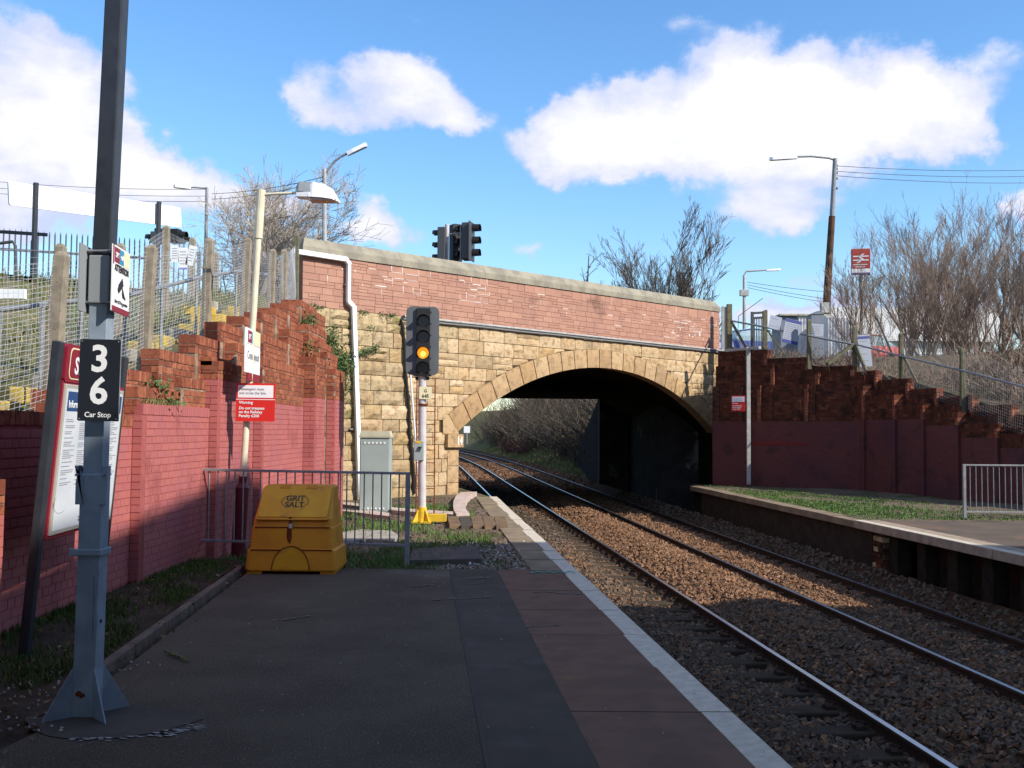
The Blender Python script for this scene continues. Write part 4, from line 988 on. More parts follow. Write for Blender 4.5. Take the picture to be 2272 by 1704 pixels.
for sx_ in (-1, 1):
    fr = frame((PX+sx_*.063+.014, PY-.061, 1.30), (1, 0, 0), (0, 0, 1))
    MB().plate(fr, [(-.022, -.13), (.022, -.13), (.022+.004*sx_, .02), (.028*sx_, .085), (.006*sx_, .085), (-.022, -.01)], -.045, .004).build('lug', m_galv, col_, bevel=.001)
    MB().tube([(PX+sx_*.07+.012, PY-.09, 1.335), (PX+sx_*.07+.012, PY+.03, 1.335)], .008, 6).build('lug_bolt', m_galv, col_)
MB().box((PX+.008, PY, .905), (.150, .150, .036)).build('collar', m_galv, col_, bevel=.004)
MB().box((PX-.078, PY-.062, .905), (.036, .018, .042)).build('collar_clasp', m_galv, col_, bevel=.002)
fr = frame((PX+.034, PY-.061, .60), (1, 0, 0), (0, 0, 1))
MB().plate(fr, rect(.020, .36), 0, .006).build('door_strip', m_galv, col_, bevel=.001)
fr2 = frame((PX+.067, PY, .60), (0, 1, 0), (0, 0, 1))
MB().plate(fr2, [(-.06, .20), (.045, .235), (.045, .21), (-.06, .175)], 0, .006).build('hinge_strap', m_galv, col_)
MB().plate(fr2, circ(.010, -.01, -.08), 0, .004).build('key_hole', m_black, col_)
MB().tube([(PX-.02, PY-.062, .135), (PX-.02, PY-.082, .135)], .014, 8).tube([(PX+.0, PY-.062, .125), (PX+.0, PY-.085, .125)], .011, 8).build('base_bolt', m_rust, col_)
# repair patch round its foot, with flaking pale cement along the rim
pts = []
for k in range(28):
    a = 2*math.pi*k/28; pts.append((PX+.18+.46*math.cos(a)*(1+.10*math.sin(3*a)+.04*math.sin(9*a)), PY-.13+.30*math.sin(a)*(1+.05*math.cos(4*a)), .0045))
sheet('tarmac_repair', [pts], mat('repair_tarmac', (.094,.078,.064), (.074,.062,.052), scale=3, rough=.95, bump=.4, bscale=200), kind='structure')
rp = random.Random(8); mb = MB()
for k in range(70):
    a = R(-95+rp.uniform(0, 88)); rr = rp.uniform(.98, 1.10)+(.07 if rp.random() < .3 else 0); c = Vector((PX+.16+.50*math.cos(a)*rr, PY-.13+.30*math.sin(a)*rr, .0062)); s_ = rp.uniform(.004, .018)*(1.5 if a > R(-45) else .8)
    mb.add([c+Vector((s_*(1.4+rp.random())*math.cos(q+a+1.57)*1.0, s_*(.5+.6*rp.random())*math.sin(q), 0)) for q in (0, 1.1, 2.2, 3.1, 4.2, 5.2)], [(0, 1, 2, 3, 4, 5)])
tag(mb.build('cement_flakes', mat('pale_cement_flake', (.36,.33,.30), (.26,.235,.215), scale=30, rough=.95)), 'pale flaking cement along the rim of the repair by the steel column', 'cement', None, 'stuff')
# chalky scuffs on the tarmac; the last streak is painted-on dappled light
rp = random.Random(31)
mb = MB()
for u0, v0, u1, v1, h in ((958, 1330, 1090, 1322, 2.2), (1030, 1284, 1084, 1279, 2.5), (1036, 1296, 1070, 1292, 1.6), (905, 1300, 960, 1296, 1.4), (1180, 1312, 1290, 1318, 2.0), (1165, 1390, 1240, 1384, 1.6), (600, 1376, 690, 1364, 2.0)):
    for k in range(5):
        a = u0+(u1-u0)*(k/5+rp.uniform(0, .1)); b = a+(u1-u0)*.14; va = v0+(v1-v0)*k/5+rp.uniform(-1, 1)
        mb.add([gr(a, va+h*rp.random(), .009), gr(b, va+h*.6, .009), gr(b+4, va-h*.3, .009), gr(a+3, va-h*.5, .009)], [(0, 1, 2, 3)])
mb.build('scuffs_and_light_streak', mat('pale_scuff_and_light', (.17,.145,.12), (.125,.105,.085), scale=25, rough=1), kind='structure')
# number board
s36 = thing('car_stop_sign', 'black sign reading 3 6 Car Stop in white on the steel column', 'sign', (PX+.03, 5.56, 1.63))
f36 = frame((-2.285, 5.555, 1.86), (1, .02, -.012), (0.012, 0, 1))
MB().plate(f36, rrect(.224, .452, .008), -.012, .0).build('board', m_black, s36)
MB().plate(f36, rrect(.226, .454, .009), -.013, -.002).build('edge', m_galvl, s36)
for ch, yy in (('3', .050), ('6', -.128)):
    text(ch, f36, .0, yy, .205, m_signwhite, s36, off=.0015, align='CENTER', bold=.005, name='numeral')
text('Car Stop', f36, .0, -.205, .040, m_signwhite, s36, off=.0015, align='CENTER', bold=.0006)
for a, b in ((-.1, .215), (.1, .215), (-.1, -.215), (.1, -.215)): flat(f36, circ(.004, a, b, 8), m_galvl, s36, .003, 'screw')
# camera notice: two plates either side of the pole
att = thing('camera_notice', 'white notice headed ATTENTION with a camera picture and maroon foot on the pole', 'sign', (-2.25, 5.72, 2.25))
fa = frame((-2.245, 5.73, 2.435), (-.11, 1, 0), (0, 0, 1))
MB().plate(fa, rrect(.345, .375, .004), -.008, 0).build('plate', m_signwhite, att)
flat(fa, rect(.345, .032, 0, -.171), m_maroon, att, .0015, 'foot_band')
flat(fa, rect(.018, .11, -.1635, .1325), m_maroon, att, .0015, 'side_band')
flat(fa, rect(.10, .085, -.095, .135), m_maroon, att, .0015, 'logo_panel'); flat(fa, rect(.085, .085, .0, .135), m_teal, att, .0015, 'logo_panel'); flat(fa, rect(.11, .085, .112, .135), m_yell, att, .0015, 'logo_panel')
text('SPT', fa, -.095, .12, .042, m_signwhite, att, .003, 'CENTER', .001); text('rail', fa, 0, .12, .045, m_signwhite, att, .003, 'CENTER', .001)
text('ATTENTION', fa, 0, .045, .055, m_ink, att, .003, 'CENTER', .0012, sx=.92)
flat(fa, [(-.06, -.03), (.02, .02), (.045, -.02), (-.035, -.07)], m_ink, att, .002, 'camera_picture'); flat(fa, [(-.075, -.055), (-.055, -.035), (-.04, -.065), (-.055, -.08)], m_ink, att, .002, 'camera_picture')
flat(fa, [(.018, -.03), (.024, -.03), (.026, -.09), (.09, -.10), (.09, -.085), (.018, -.078)], m_ink, att, .002, 'camera_picture')
text('24hr CCTV in operation', fa, 0, -.135, .026, m_ink, att, .003, 'CENTER', .0002, sx=1.0)
fb = frame((-2.405, 5.68, 2.43), (-.11, 1, 0), (0, 0, 1))
MB().plate(fb, rrect(.36, .375, .004), -.008, 0).build('rear_plate', m_grey, att)
MB().box((-2.325, 5.69, 2.43), (.115, .17, .27)).build('housing', m_grey, att, bevel=.006)
for z in (2.59, 2.30):
    MB().box((-2.325, 5.63, z), (.16, .022, .022)).box((-2.325, 5.76, z), (.16, .022, .022)).build('clamp', m_galvl, att, bevel=.003)
    MB().tube([(-2.40, 5.615, z), (-2.24, 5.60, z)], .006, 6).build('clamp_bolt', m_galvl, att)
# ------------------------------------------------------------------ information board
ib = thing('information_board', 'maroon headed information board holding two white posters on dark posts', 'notice board', (-3.33, 7.0, 0))
UP = Vector((.078, 0, 1)).normalized()
fi = frame((-3.30, 7.0, 0), (-.08, 1, 0), UP)
for a in (-.03, 1.46): 
    MB().plate(fi, [(a-.042, -.1), (a+.042, -.1), (a+.042, 2.20), (a-.042, 2.20)], -.065, .0).build('post', m_dkpole, ib, bevel=.01)
MB().plate(fi, rrect(.80, .27, .03, .43, 2.06), -.06, .012).build('header', m_maroon, ib)
flat(fi, rrect(.72, .225, .05, .46, 2.06), m_yell, ib, .0145, 'header_line'); flat(fi, rrect(.70, .205, .045, .46, 2.06), m_maroon, ib, .0175, 'header_field')
text('SPT', fi, .19, 1.99, .17, m_signwhite, ib, .020, 'LEFT', .004, sx=1.0)
MB().plate(fi, rect(1.40, 1.12, .73, 1.375), -.05, .004).build('backing', m_maroon, ib)
for k, cx_ in enumerate((.39, 1.06)):
    MB().plate(fi, rect(.655, 1.07, cx_, 1.375), .0, .020).build('poster_frame', m_alu, ib, bevel=.004)
    p_ = MB().plate(fi, rect(.60, 1.01, cx_, 1.375), .010, .0225).build('poster', m_paper, ib)
    flat(fi, rect(.56, .14, cx_, 1.79), m_navy, p_, .0245, 'title_band')
    text('Information', fi, cx_-.26, 1.745, .075, m_signwhite, p_, .026, 'LEFT', .0008)
    rp = random.Random(k+3); mb = MB()
    for c_ in range(2):
        z = 1.66
        while z > 1.18-(k*.1):
            wd = rp.uniform(.10, .25); x0 = cx_-.27+c_*.29
            mb.plate(fi, rect(wd, .006, x0+wd/2, z), .0228, .0238); z -= rp.choice((.014, .014, .014, .03))
    mb.build('small_print', m_greyink, p_)
    mb = MB(); 
    for sg in (1, -1): mb.plate(fi, [(cx_+.19, .915+sg*.012), (cx_+.255, .915+sg*.012), (cx_+.255, .915+sg*.012+.008), (cx_+.19, .915+sg*.012+.008)], .0228, .0238)
    mb.plate(fi, [(cx_+.205, .90), (cx_+.215, .90), (cx_+.24, .945), (cx_+.23, .945)], .0228, .0238).build('double_arrow', m_ink, p_)
    mb = MB()
    if k == 0:
        for j in range(26):
            a = j/25*3.0; mb.plate(fi, rect(.007, .006, cx_-.20+.13*math.cos(2.4+a), 1.06+.07*math.sin(2.4+a)), .0228, .0238)
        mb.build('route_map', m_greyink, p_)
# ------------------------------------------------------------------ grit bin
gb = thing('grit_bin', 'yellow plastic grit salt bin with sloping lid in front of the railing', 'grit bin', (-2.42, 11.5, 0))
GX, GY = -2.42, 11.13
secs = [(.035, .500, .0, .74), (.05, .505, -.005, .745), (.255, .490, .012, .735), (.275, .468, .035, .72), (.50, .452, .055, .715), (.515, .446, .066, .71), (.60, .436, .080, .705), (.935, .395, .36, .69), (.955, .375, .385, .67)]
mb = MB(); nn = 24; vs = []
for z, hx, yf, yb in secs:
    for a, b in rrect(2*hx, yb-yf, .055, 0, (yf+yb)/2): vs.append((GX+a, GY+b, z))
n = nn
fs = [(i*n+k, i*n+(k+1) % n, (i+1)*n+(k+1) % n, (i+1)*n+k) for i in range(len(secs)-1) for k in range(n)]+[tuple(range(n-1, -1, -1)), tuple((len(secs)-1)*n+k for k in range(n))]
mb.add(vs, fs).build('bin_body', m_bin, gb, smooth=False)
sl_ = Vector((0, .28, .335)).normalized()
fl = frame((GX, GY+.205, .768), (1, 0, 0), sl_)
lid = MB().plate(fl, rrect(.775, .425, .035, 0, .0), .0, .028).build('lid', m_binlid, gb, bevel=.008)
MB().plate(fl, rrect(.80, .05, .02, 0, -.215), -.004, .018).build('lid_lip', m_bin, gb)
for a in (-.14, .16): MB().plate(fl, rect(.12, .05, a, .205), .0, .034).build('lid_hinge', m_bin, lid, bevel=.003)
ring_ = MB(); 
for k in range(40):
    a, b = 2*math.pi*k/40, 2*math.pi*(k+1)/40
    if abs(math.cos(a)) < .55: continue
    ring_.plate(fl, [(.155*math.cos(a), .095*math.sin(a)), (.155*math.cos(b), .095*math.sin(b)), (.147*math.cos(b), .087*math.sin(b)), (.147*math.cos(a), .087*math.sin(a))], .028, .0295)
ring_.build('oval_print', m_print, lid)
text('GRIT', fl, 0, .010, .10, m_print, lid, .0285, 'CENTER', .004, sx=.95)
text('SALT', fl, 0, -.078, .10, m_print, lid, .0285, 'CENTER', .004, sx=.95)
MB().plate(frame((GX-.02, GY+.075, .585), (1, 0, 0), (0, 0, 1)), rect(.035, .075), 0, .03).build('hasp', m_rust, gb)
MB().plate(frame((GX-.015, GY+.06, .525), (1, 0, 0), (0, 0, 1)), rrect(.038, .05, .006), 0, .02).tube([(GX-.027, GY+.05, .55), (GX-.027, GY+.05, .575), (GX-.003, GY+.05, .575), (GX-.003, GY+.05, .55)], .005, 6).build('padlock', m_alu, gb)
fg = frame((GX, GY-.008, .0), (1, 0, 0), (0, .05, 1))
arch_ = [(.21*math.cos(a), .05+.26*math.sin(a)) for a in np.linspace(0, math.pi, 17)]; arch_in = [(p[0]*.965, .05+(p[1]-.05)*.965) for p in arch_]
mb = MB()
for i in range(16): mb.plate(fg, [arch_[i], arch_in[i], arch_in[i+1], arch_[i+1]], -.03, .012)
mb.build('arch_rib', m_rust, gb)
MB().plate(fg, arch_in, -.06, .004).build('arch_panel', m_binlid, gb)
for z, hx, yf in ((.265, .492, .008), (.508, .456, .052)):
    MB().box((GX, GY+yf+.01, z), (2*hx-.08, .03, .010)).build('seam', m_rust, gb)
mb = MB(); ff = frame((GX-.03, GY+.014, .0), (1, 0, 0), (0, .075, 1))
mb.plate(ff, [(-.022, .50), (.022, .50), (.028, .40), (.012, .33), (-.014, .36), (-.028, .42)], .0, .0065).build('rust_run', m_rust, gb)
for a in (-.40, .40): MB().box((GX+a, GY+.37, .018), (.16, .7, .036)).build('foot', m_bin, gb)
# ------------------------------------------------------------------ railings
def railing(name, label, p0, p1, h, nb, mp, mr, cat='railing', lowz=.20, group=None, pr=.026):
    p0, p1 = Vector(p0), Vector(p1); t = thing(name, label, cat, tuple(p0), group); d = (p1-p0); L = d.length; d.normalize()
    for p in (p0, p1): MB().beam(p+Vector((0, 0, -.05)), p+Vector((0, 0, h)), pr*2).build('post', mp, t, bevel=.003)
    MB().beam(p0+Vector((0, 0, h-.016)), p1+Vector((0, 0, h-.016)), .045, .03).build('top_rail', mr, t, bevel=.003)
    MB().beam(p0+Vector((0, 0, lowz)), p1+Vector((0, 0, lowz)), .035, .028).build('bottom_rail', mr, t, bevel=.003)
    for k in range(nb):
        q = p0+d*(L*(k+1)/(nb+1)); MB().tube([q+Vector((0, 0, lowz)), q+Vector((0, 0, h-.03))], .0085, 6, cap=False).build('baluster', mr, t)
    return t
railing('guard_railing', 'grey steel guard railing behind the yellow grit bin', (-3.70, 12.02, .02), (-1.215, 11.86, 0), 1.10, 23, m_galvl, m_galvl, lowz=.245)
railing('guard_railing', 'pale grey guard railing at the end of the far platform surface', (8.58, 19.1, 0), (11.35, 19.1, 0), 1.03, 24, m_galvl, m_galvl, lowz=.13)
# ------------------------------------------------------------------ platform lamp with station sign
LX, LY = -3.40, 12.62
lp = thing('platform_lamp', 'cream lamp post with white hooded lantern in a maroon sleeve by the pink wall', 'lamp post', (LX, LY, 0))
LT = Vector((LX+.20, LY, 4.62))
def lpt(z): return Vector((LX+.20*z/4.62, LY, z))
MB().tube([lpt(0), lpt(.86), lpt(.92), lpt(1.0)], [.088, .088, .05, .05], 16).build('sleeve', m_sheath, lp)
MB().tube([lpt(.98), lpt(4.0)], .042, 14).tube([lpt(4.0), lpt(4.62)], .055, 14).build('pole', m_cream, lp)
a0_ = lpt(4.56); MB().tube([a0_, a0_+Vector((.22, 0, .015)), a0_+Vector((.52, 0, .03))], [.022, .018, .018], 10).build('arm', m_cream, lp)
h0 = a0_+Vector((.46, 0, .03))
def loft(secs, m, name, parent, flip=False):
    vs = []; n = len(secs[0]); mb = MB()
    for s_ in secs: vs += s_
    fs = [(i*n+k, i*n+(k+1) % n, (i+1)*n+(k+1) % n, (i+1)*n+k) for i in range(len(secs)-1) for k in range(n)]+[tuple(range(n-1, -1, -1)), tuple((len(secs)-1)*n+k for k in range(n))]
    return mb.add(vs, fs).build(name, m, parent, bevel=.004)
def sec(x, z0, z1, hw, tp=.6): return [(h0.x+x, LY-hw, h0.z+z0), (h0.x+x, LY+hw, h0.z+z0), (h0.x+x, LY+hw*tp, h0.z+z1), (h0.x+x, LY-hw*tp, h0.z+z1)]
loft([sec(-.01, -.0, .06, .07), sec(.03, -.0, .135, .09), sec(.20, -.01, .12, .10)], m_grey, 'gear_housing', lp)
loft([sec(.0, -.065, .0, .075, 1), sec(.17, -.075, -.01, .10, 1)], m_lampw, 'gear_tray', lp)
loft([sec(.155, -.075, .07, .11), sec(.21, -.08, .125, .125), sec(.34, -.09, .10, .14), sec(.46, -.105, .03, .13), sec(.535, -.125, -.10, .08)], m_lampw, 'hood', lp)
MB().box((h0.x+.34, LY, h0.z-.102), (.34, .21, .02)).build('diffuser', mat('lamp_diffuser', (.45,.32,.30), rough=.3), lp)
st = thing('station_name_sign', 'white station sign reading Crossmyloof with maroon foot on the cream lamp post', 'sign', (-3.28, 12.6, 2.3))
fs_ = frame((-3.265, 12.64, 2.56), (-.05, 1, 0), (0, 0, 1))
MB().plate(fs_, rrect(.86, .55, .005), -.02, 0).build('plate', m_signwhite, st)
flat(fs_, rect(.22, .15, -.22, .175), m_maroon, st, .002, 'logo_panel'); flat(fs_, rect(.20, .15, -.01, .175), m_teal, st, .002, 'logo_panel'); flat(fs_, rect(.32, .18, .26, .185), m_yell, st, .002, 'logo_panel')
flat(fs_, rect(.84, .006, 0, .085), m_greyink, st, .002, 'rule')
text('SPT', fs_, -.22, .145, .085, m_signwhite, st, .004, 'CENTER', .002); text('rail', fs_, -.01, .145, .09, m_signwhite, st, .004, 'CENTER', .002)
text('Crossmyloof', fs_, .0, -.10, .145, m_greyink, st, .004, 'CENTER', .001, sx=.92)
MB().plate(fs_, rect(.72, .10, .06, -.32), -.015, 0).build('foot_panel', m_maroon, st)
ws = thing('trespass_sign', 'red and white warning sign about trespass on the cream lamp post', 'warning sign', (-3.2, 12.5, 1.7))
fw = frame((-3.197, 12.53, 1.925), (1, 0, -.006), (0, 0, 1))
MB().plate(fw, rrect(.485, .475, .006), -.01, 0).build('plate', m_redsign, ws)
flat(fw, rect(.44, .155, 0, .135), m_signwhite, ws, .002, 'white_panel'); flat(fw, rect(.485, .008, 0, .035), m_signwhite, ws, .002, 'rule')
for i, l_ in enumerate(('Passengers must', 'not cross the line')): text(l_, fw, -.205, .15-.05*i, .047, m_greyink, ws, .003, 'LEFT', .0006)
for y_, l_ in ((-.02, 'Warning'), (-.09, 'Do not trespass'), (-.138, 'on the Railway'), (-.186, 'Penalty £200')): text(l_, fw, -.205, y_, .049, m_signwhite, ws, .003, 'LEFT', .0012)
# ------------------------------------------------------------------ colour light signal
SX, SY = -1.535, 17.4
sg = thing('railway_signal', 'four-lens railway signal on a white mast showing an amber light', 'railway signal', (SX, SY, 0))
MB().tube([(SX, SY, .26), (SX-.02, SY, 2.58)], .070, 18).build('mast', m_mast, sg)
fsg = frame((SX-.02, SY-.05, 3.14), (1, .10, 0), (0, 0, 1))
bk = MB().plate(fsg, rrect(.57, 1.19, .10), -.03, 0).build('backboard', m_sigback, sg, bevel=.003)
MB().plate(fsg, rect(.235, 1.12, .01, 0), 0, .05).build('lens_panel', m_hood, sg, bevel=.004)
MB().plate(fsg, rect(.30, .98, .0, -.02), -.28, -.03).build('case', m_sigback, sg, bevel=.01)
for i, z in enumerate((.335, .065, -.215, -.475)):
    lit = (i == 2)
    MB().plate(fsg, circ(.098, .01, z, 24), .05, .056).build('lens', m_amber if lit else m_lens, sg)
    if lit: MB().plate(fsg, circ(.05, .012, z-.02, 16), .056, .059).build('lens_core', m_amber2, sg)
    mb = MB(); n = 18
    for k in range(n):
        a, b = R(-35+250*k/n), R(-35+250*(k+1)/n); dep = lambda q: .05+.19*max(0, math.sin(q)*.6+.4)
        p = [(.112*math.cos(q)+.01, .112*math.sin(q)+z) for q in (a, b)]; p2 = [(.104*math.cos(q)+.01, .104*math.sin(q)+z) for q in (a, b)]
        mb.add([fsg(*p[0], .05), fsg(*p[1], .05), fsg(*p[1], .05+dep(b)*.6), fsg(*p[0], .05+dep(a)*.6), fsg(*p2[0], .05), fsg(*p2[1], .05), fsg(*p2[1], .05+dep(b)*.6), fsg(*p2[0], .05+dep(a)*.6)], [(0, 1, 2, 3), (4, 7, 6, 5), (3, 2, 6, 7)])
    mb.build('hood', m_hood, sg)
for z in (.5, .3, .1, -.1, -.3, -.5): MB().plate(fsg, rect(.012, .02, .145, z), 0, .012).build('stud', m_hood, sg)
MB().box((SX-.02, SY, 2.545), (.30, .22, .03)).box((SX-.02, SY, 2.49), (.24, .03, .06)).build('head_bracket', m_hood, sg)
pl = MB().plate(frame((SX+.045, SY-.085, 2.235), (1, 0, 0), (0, 0, 1)), rrect(.215, .215, .01), -.005, 0).build('number_plate', m_yell, sg)
fp = frame((SX+.045, SY-.085, 2.235), (1, 0, 0), (0, 0, 1)); text('G', fp, 0, .01, .075, m_ink, pl, .002, 'CENTER', .001); text('645', fp, 0, -.08, .08, m_ink, pl, .002, 'CENTER', .002)
MB().tube([(SX-.0, SY, 2.02), (SX, SY, 2.05)], .09, 14).build('mast_band', m_rust, sg)
MB().box((SX-.055, SY-.10, 1.24), (.17, .10, .34)).build('phone_box', m_cab, sg, bevel=.012)
fq = frame((SX-.055, SY-.152, 1.24), (1, 0, 0), (0, 0, 1))
mb = MB()
for k in range(5): mb.plate(fq, [(-.06+k*.018, -.02), (-.05+k*.018, -.02), (.0+k*.014, .07), (-.012+k*.014, .07)], 0, .0015)
mb.build('phone_stripes', m_ink, sg); flat(fq, [(-.08, .165), (.07, .165), (-.0, .11)], m_yelbase, sg, .0015, 'phone_flash')
lad = MB()
for a in (-.13, .19): lad.tube([(SX+a, SY+.30, .0), (SX+a-.01, SY+.30, 2.5)], .010, 6)
for k in range(11): lad.tube([(SX-.13, SY+.30, .12+.225*k), (SX+.19, SY+.30, .12+.225*k)], .008, 5)
lad.build('ladder', m_rust, sg)
mb = MB().bx(SX-.17, SX+.17, SY-.17, SY+.17, .0, .03).bx(SX+.10, SX+.42, SY-.10, SY+.10, .03, .15).tube([(SX, SY, .03), (SX, SY, .27)], .085, 14)
for sx_, sy_ in ((-1, -1), (1, -1), (1, 1), (-1, 1)):
    d = Vector((sx_, sy_, 0)).normalized(); fr = frame((SX, SY, .03), d, (0, 0, 1)); mb.plate(fr, [(.08, 0), (.20, 0), (.08, .22)], -.008, .008)
mb.build('yellow_base', m_yelbase, sg)
# ------------------------------------------------------------------ trackside cabinet
cb = thing('trackside_cabinet', 'pale grey green metal cabinet with sandy top beside the bridge pier', 'cabinet', (-2.62, 19.3, 0))
MB().bx(-2.905, -2.335, 19.3, 19.72, .0, 1.44).build('body', m_cab, cb, bevel=.006)
MB().add([(x, y, z) for z, i in ((1.44, .0), (1.475, .0), (1.565, .03)) for x, y in ((-2.92+i, 19.275+i*.5), (-2.32-i, 19.275+i*.5), (-2.32-i, 19.74-i), (-2.92+i, 19.74-i))], [(3,2,1,0), (8,9,10,11)]+[(k*4+j, k*4+(j+1) % 4, (k+1)*4+(j+1) % 4, (k+1)*4+j) for k in range(2) for j in range(4)]).build('roof', m_cabtop, cb)
fc = frame((-2.62, 19.30, .72), (1, 0, 0), (0, 0, 1))
MB().plate(fc, rect(.54, 1.38), 0, .012).build('door', m_cab, cb, bevel=.003)
for zz, nv in ((.62, 6), (-.63, 6)):
    for k in range(nv): MB().plate(fc, rect(.032, .032, -.19+k*.075, zz), .012, .022).build('vent', m_lampw, cb)
# ------------------------------------------------------------------ things lying on the ground beyond the railing
def gslab(name, px, th, m, label, cat, z=.0, group=None, bevel=.006, parent=None):
    P = [gr(u, v, z) for u, v in px]; n = len(P)
    mb = MB().add([(p.x, p.y, z-.05) for p in P]+[(p.x, p.y, z+th) for p in P], [tuple(range(n)), tuple(range(2*n-1, n-1, -1))]+[(i, n+i, n+(i+1) % n, (i+1) % n) for i in range(n)])
    o = mb.build(name, m, parent, bevel=bevel)
    if label: tag(o, label, cat, group)
    return o
gslab('concrete_cover', [(915, 1225), (1058, 1219), (1068, 1248), (908, 1252)], .05, mat('dull_concrete_cover', (.12,.10,.085), (.09,.075,.065), scale=5, rough=.95, bump=.4), 'flat dull concrete cover lying to the right of the railing post', 'concrete slab')
gslab('concrete_pad', [(745, 1188), (800, 1180), (868, 1183), (884, 1192), (872, 1206), (812, 1201), (745, 1208)], .04, m_conc, 'broken pale concrete pad in the grass behind the railing', 'concrete slab')
tr = thing('cable_trough', 'pinkish concrete cable trough running past the cabinet to the track', 'cable trough', tuple(gr(900, 1140)))
segs = [(742, 1118), (796, 1124), (868, 1133), (940, 1139), (1006, 1143)]
for i in range(len(segs)-1):
    (a, b), (c, d) = segs[i], segs[i+1]
    n_ = 3
    for k in range(n_):
        u0 = a+(c-a)*k/n_; u1 = a+(c-a)*(k+1)/n_-1.0; v0 = b+(d-b)*k/n_; v1 = b+(d-b)*(k+1)/n_
        gslab('trough_lid', [(u0, v0), (u1, v1), (u1, v1+6.5), (u0, v0+6.5)], .07, m_conc2, None, None, parent=tr, bevel=.004)
        if i < 2: gslab('trough_lid', [(u0, v0+11), (u1, v1+11), (u1, v1+19), (u0, v0+19)], .05, m_conc2, None, None, parent=tr, bevel=.004)
cpts = [((1058, 1099), (1022, 1100)), ((1046, 1106), (1012, 1108)), ((1036, 1116), (1006, 1120)), ((1032, 1128), (1005, 1132)), ((1034, 1140), (1007, 1143)), ((1042, 1150), (1012, 1151))]
for i in range(5):
    (a, b), (c, d) = cpts[i], cpts[i+1]; gslab('trough_lid', [b, a, c, d], .09, m_conc2, None, None, parent=tr, bevel=.003)
tp = thing('timber_crossing', 'short row of worn brown timber baulks beside the platform edge slabs', 'timber crossing', tuple(gr(1060, 1165)))
for i in range(5):
    u0, u1 = 992+26*i, 1016+26*i
    gslab('plank', [(u0, 1153+.0*i), (u1, 1152), (u1+7, 1172+1.2*i*0), (u0+5, 1173)], .06, m_wood if i != 1 else mat('dark_timber', (.07,.06,.05), rough=.95), None, None, parent=tp, bevel=.006)
pc = gr(762, 1100); MB().box((pc.x, pc.y, .05), (.7, .3, .1)).build('drain_slab', m_conc, None)
tag(bpy.data.objects['drain_slab'], 'small pale slab under the foot of the white downpipe', 'drain slab')
# cyan survey mark on the slab joint
mb = MB(); rp = random.Random(4)
for k in range(14):
    u0 = 1177+7*k; v0 = 1268+2.2*math.sin(k*1.9); a = gr(u0, v0, .009); b = gr(u0+8, 1268+2.2*math.sin((k+1)*1.9), .009); a2 = gr(u0, v0+1.8, .009); b2 = gr(u0+8, 1268+2.2*math.sin((k+1)*1.9)+1.8, .009)
    mb.add([a2, b2, b, a], [(0, 1, 2, 3)])
tag(mb.build('survey_mark', m_cyan), 'cyan sprayed survey scribble across the platform edge slab', 'paint mark')
tw = MB(); 
for k in range(5):
    p = gr(365+k*10, 1442+k*5+3*math.sin(k*2), .01); q = gr(378+k*10, 1449+k*4, .025); tw.tube([p, q, gr(384+k*9, 1445+k*5, .012)], .006, 5)
tag(tw.build('dry_twig', m_drygrass), 'dry fallen twig lying on the tarmac near the kerb', 'twig')
# ------------------------------------------------------------------ on the bridge: gutter pipe, cables, ivy
dp = thing('downpipe', 'white plastic gutter and downpipe stepping down the left end of the bridge', 'downpipe', tuple(B(-3.5, 0)))
def bp(t, z, o=.12): return B(t, z, o)
MB().beam(bp(-5.05, 5.475, .10), bp(-3.62, 5.475, .10), .10, .11).build('gutter', m_pvc, dp, bevel=.01)
MB().beam(bp(-3.66, 5.50, .10), bp(-3.52, 5.36, .10), .09, .10).beam(bp(-3.55, 5.42, .10), bp(-3.545, 4.50, .10), .085, .085).build('upper_pipe', m_pvc, dp, bevel=.008)
MB().beam(bp(-3.545, 4.52, .10), bp(-3.40, 4.40, .11), .10).build('offset_bend', m_pvc, dp, bevel=.008)
MB().beam(bp(-3.40, 4.42, .11), bp(-3.17, .04, .16), .105).build('lower_pipe', m_pvc, dp, bevel=.008)
for z in (4.9, 3.2, 1.6): MB().beam(bp(-3.62 if z > 4.4 else -3.50+(3.2-z)*.05, z, .06), bp(-3.46 if z > 4.4 else -3.2+(3.2-z)*.05, z, .06), .05, .03).build('pipe_clip', m_galvl, dp)
cd = thing('cable_conduits', 'grey and black cable conduits along the foot of the bridge parapet and down the pier', 'conduit', tuple(B(-1.8, 0)))
MB().tube([bp(t, 4.335+.004*t, .07) for t in np.linspace(-1.85, 12.3, 16)], .030, 8).build('conduit', m_conduit, cd)
MB().tube([bp(t, 4.265+.004*t+.006*math.sin(t*2), .07) for t in np.linspace(-1.9, 12.3, 22)], .026, 8).build('conduit', mat('dark_grey_conduit', (.16,.16,.15), rough=.7), cd)
cpts = [bp(-1.85, 4.33, .06), bp(-1.95, 4.22, .06)]+[bp(-1.90+.44*k/8+.02*math.sin(k*2.1), 4.1-4.05*k/8, .07) for k in range(9)]
MB().tube(cpts, .038, 8).build('black_cable', m_cable, cd)
cpts = [bp(-1.80, 4.12, .09)]+[bp(-1.80+.47*k/8, 4.0-3.95*k/8, .11) for k in range(9)]
MB().tube(cpts, .022, 8).build('white_cable', m_pvc, cd)
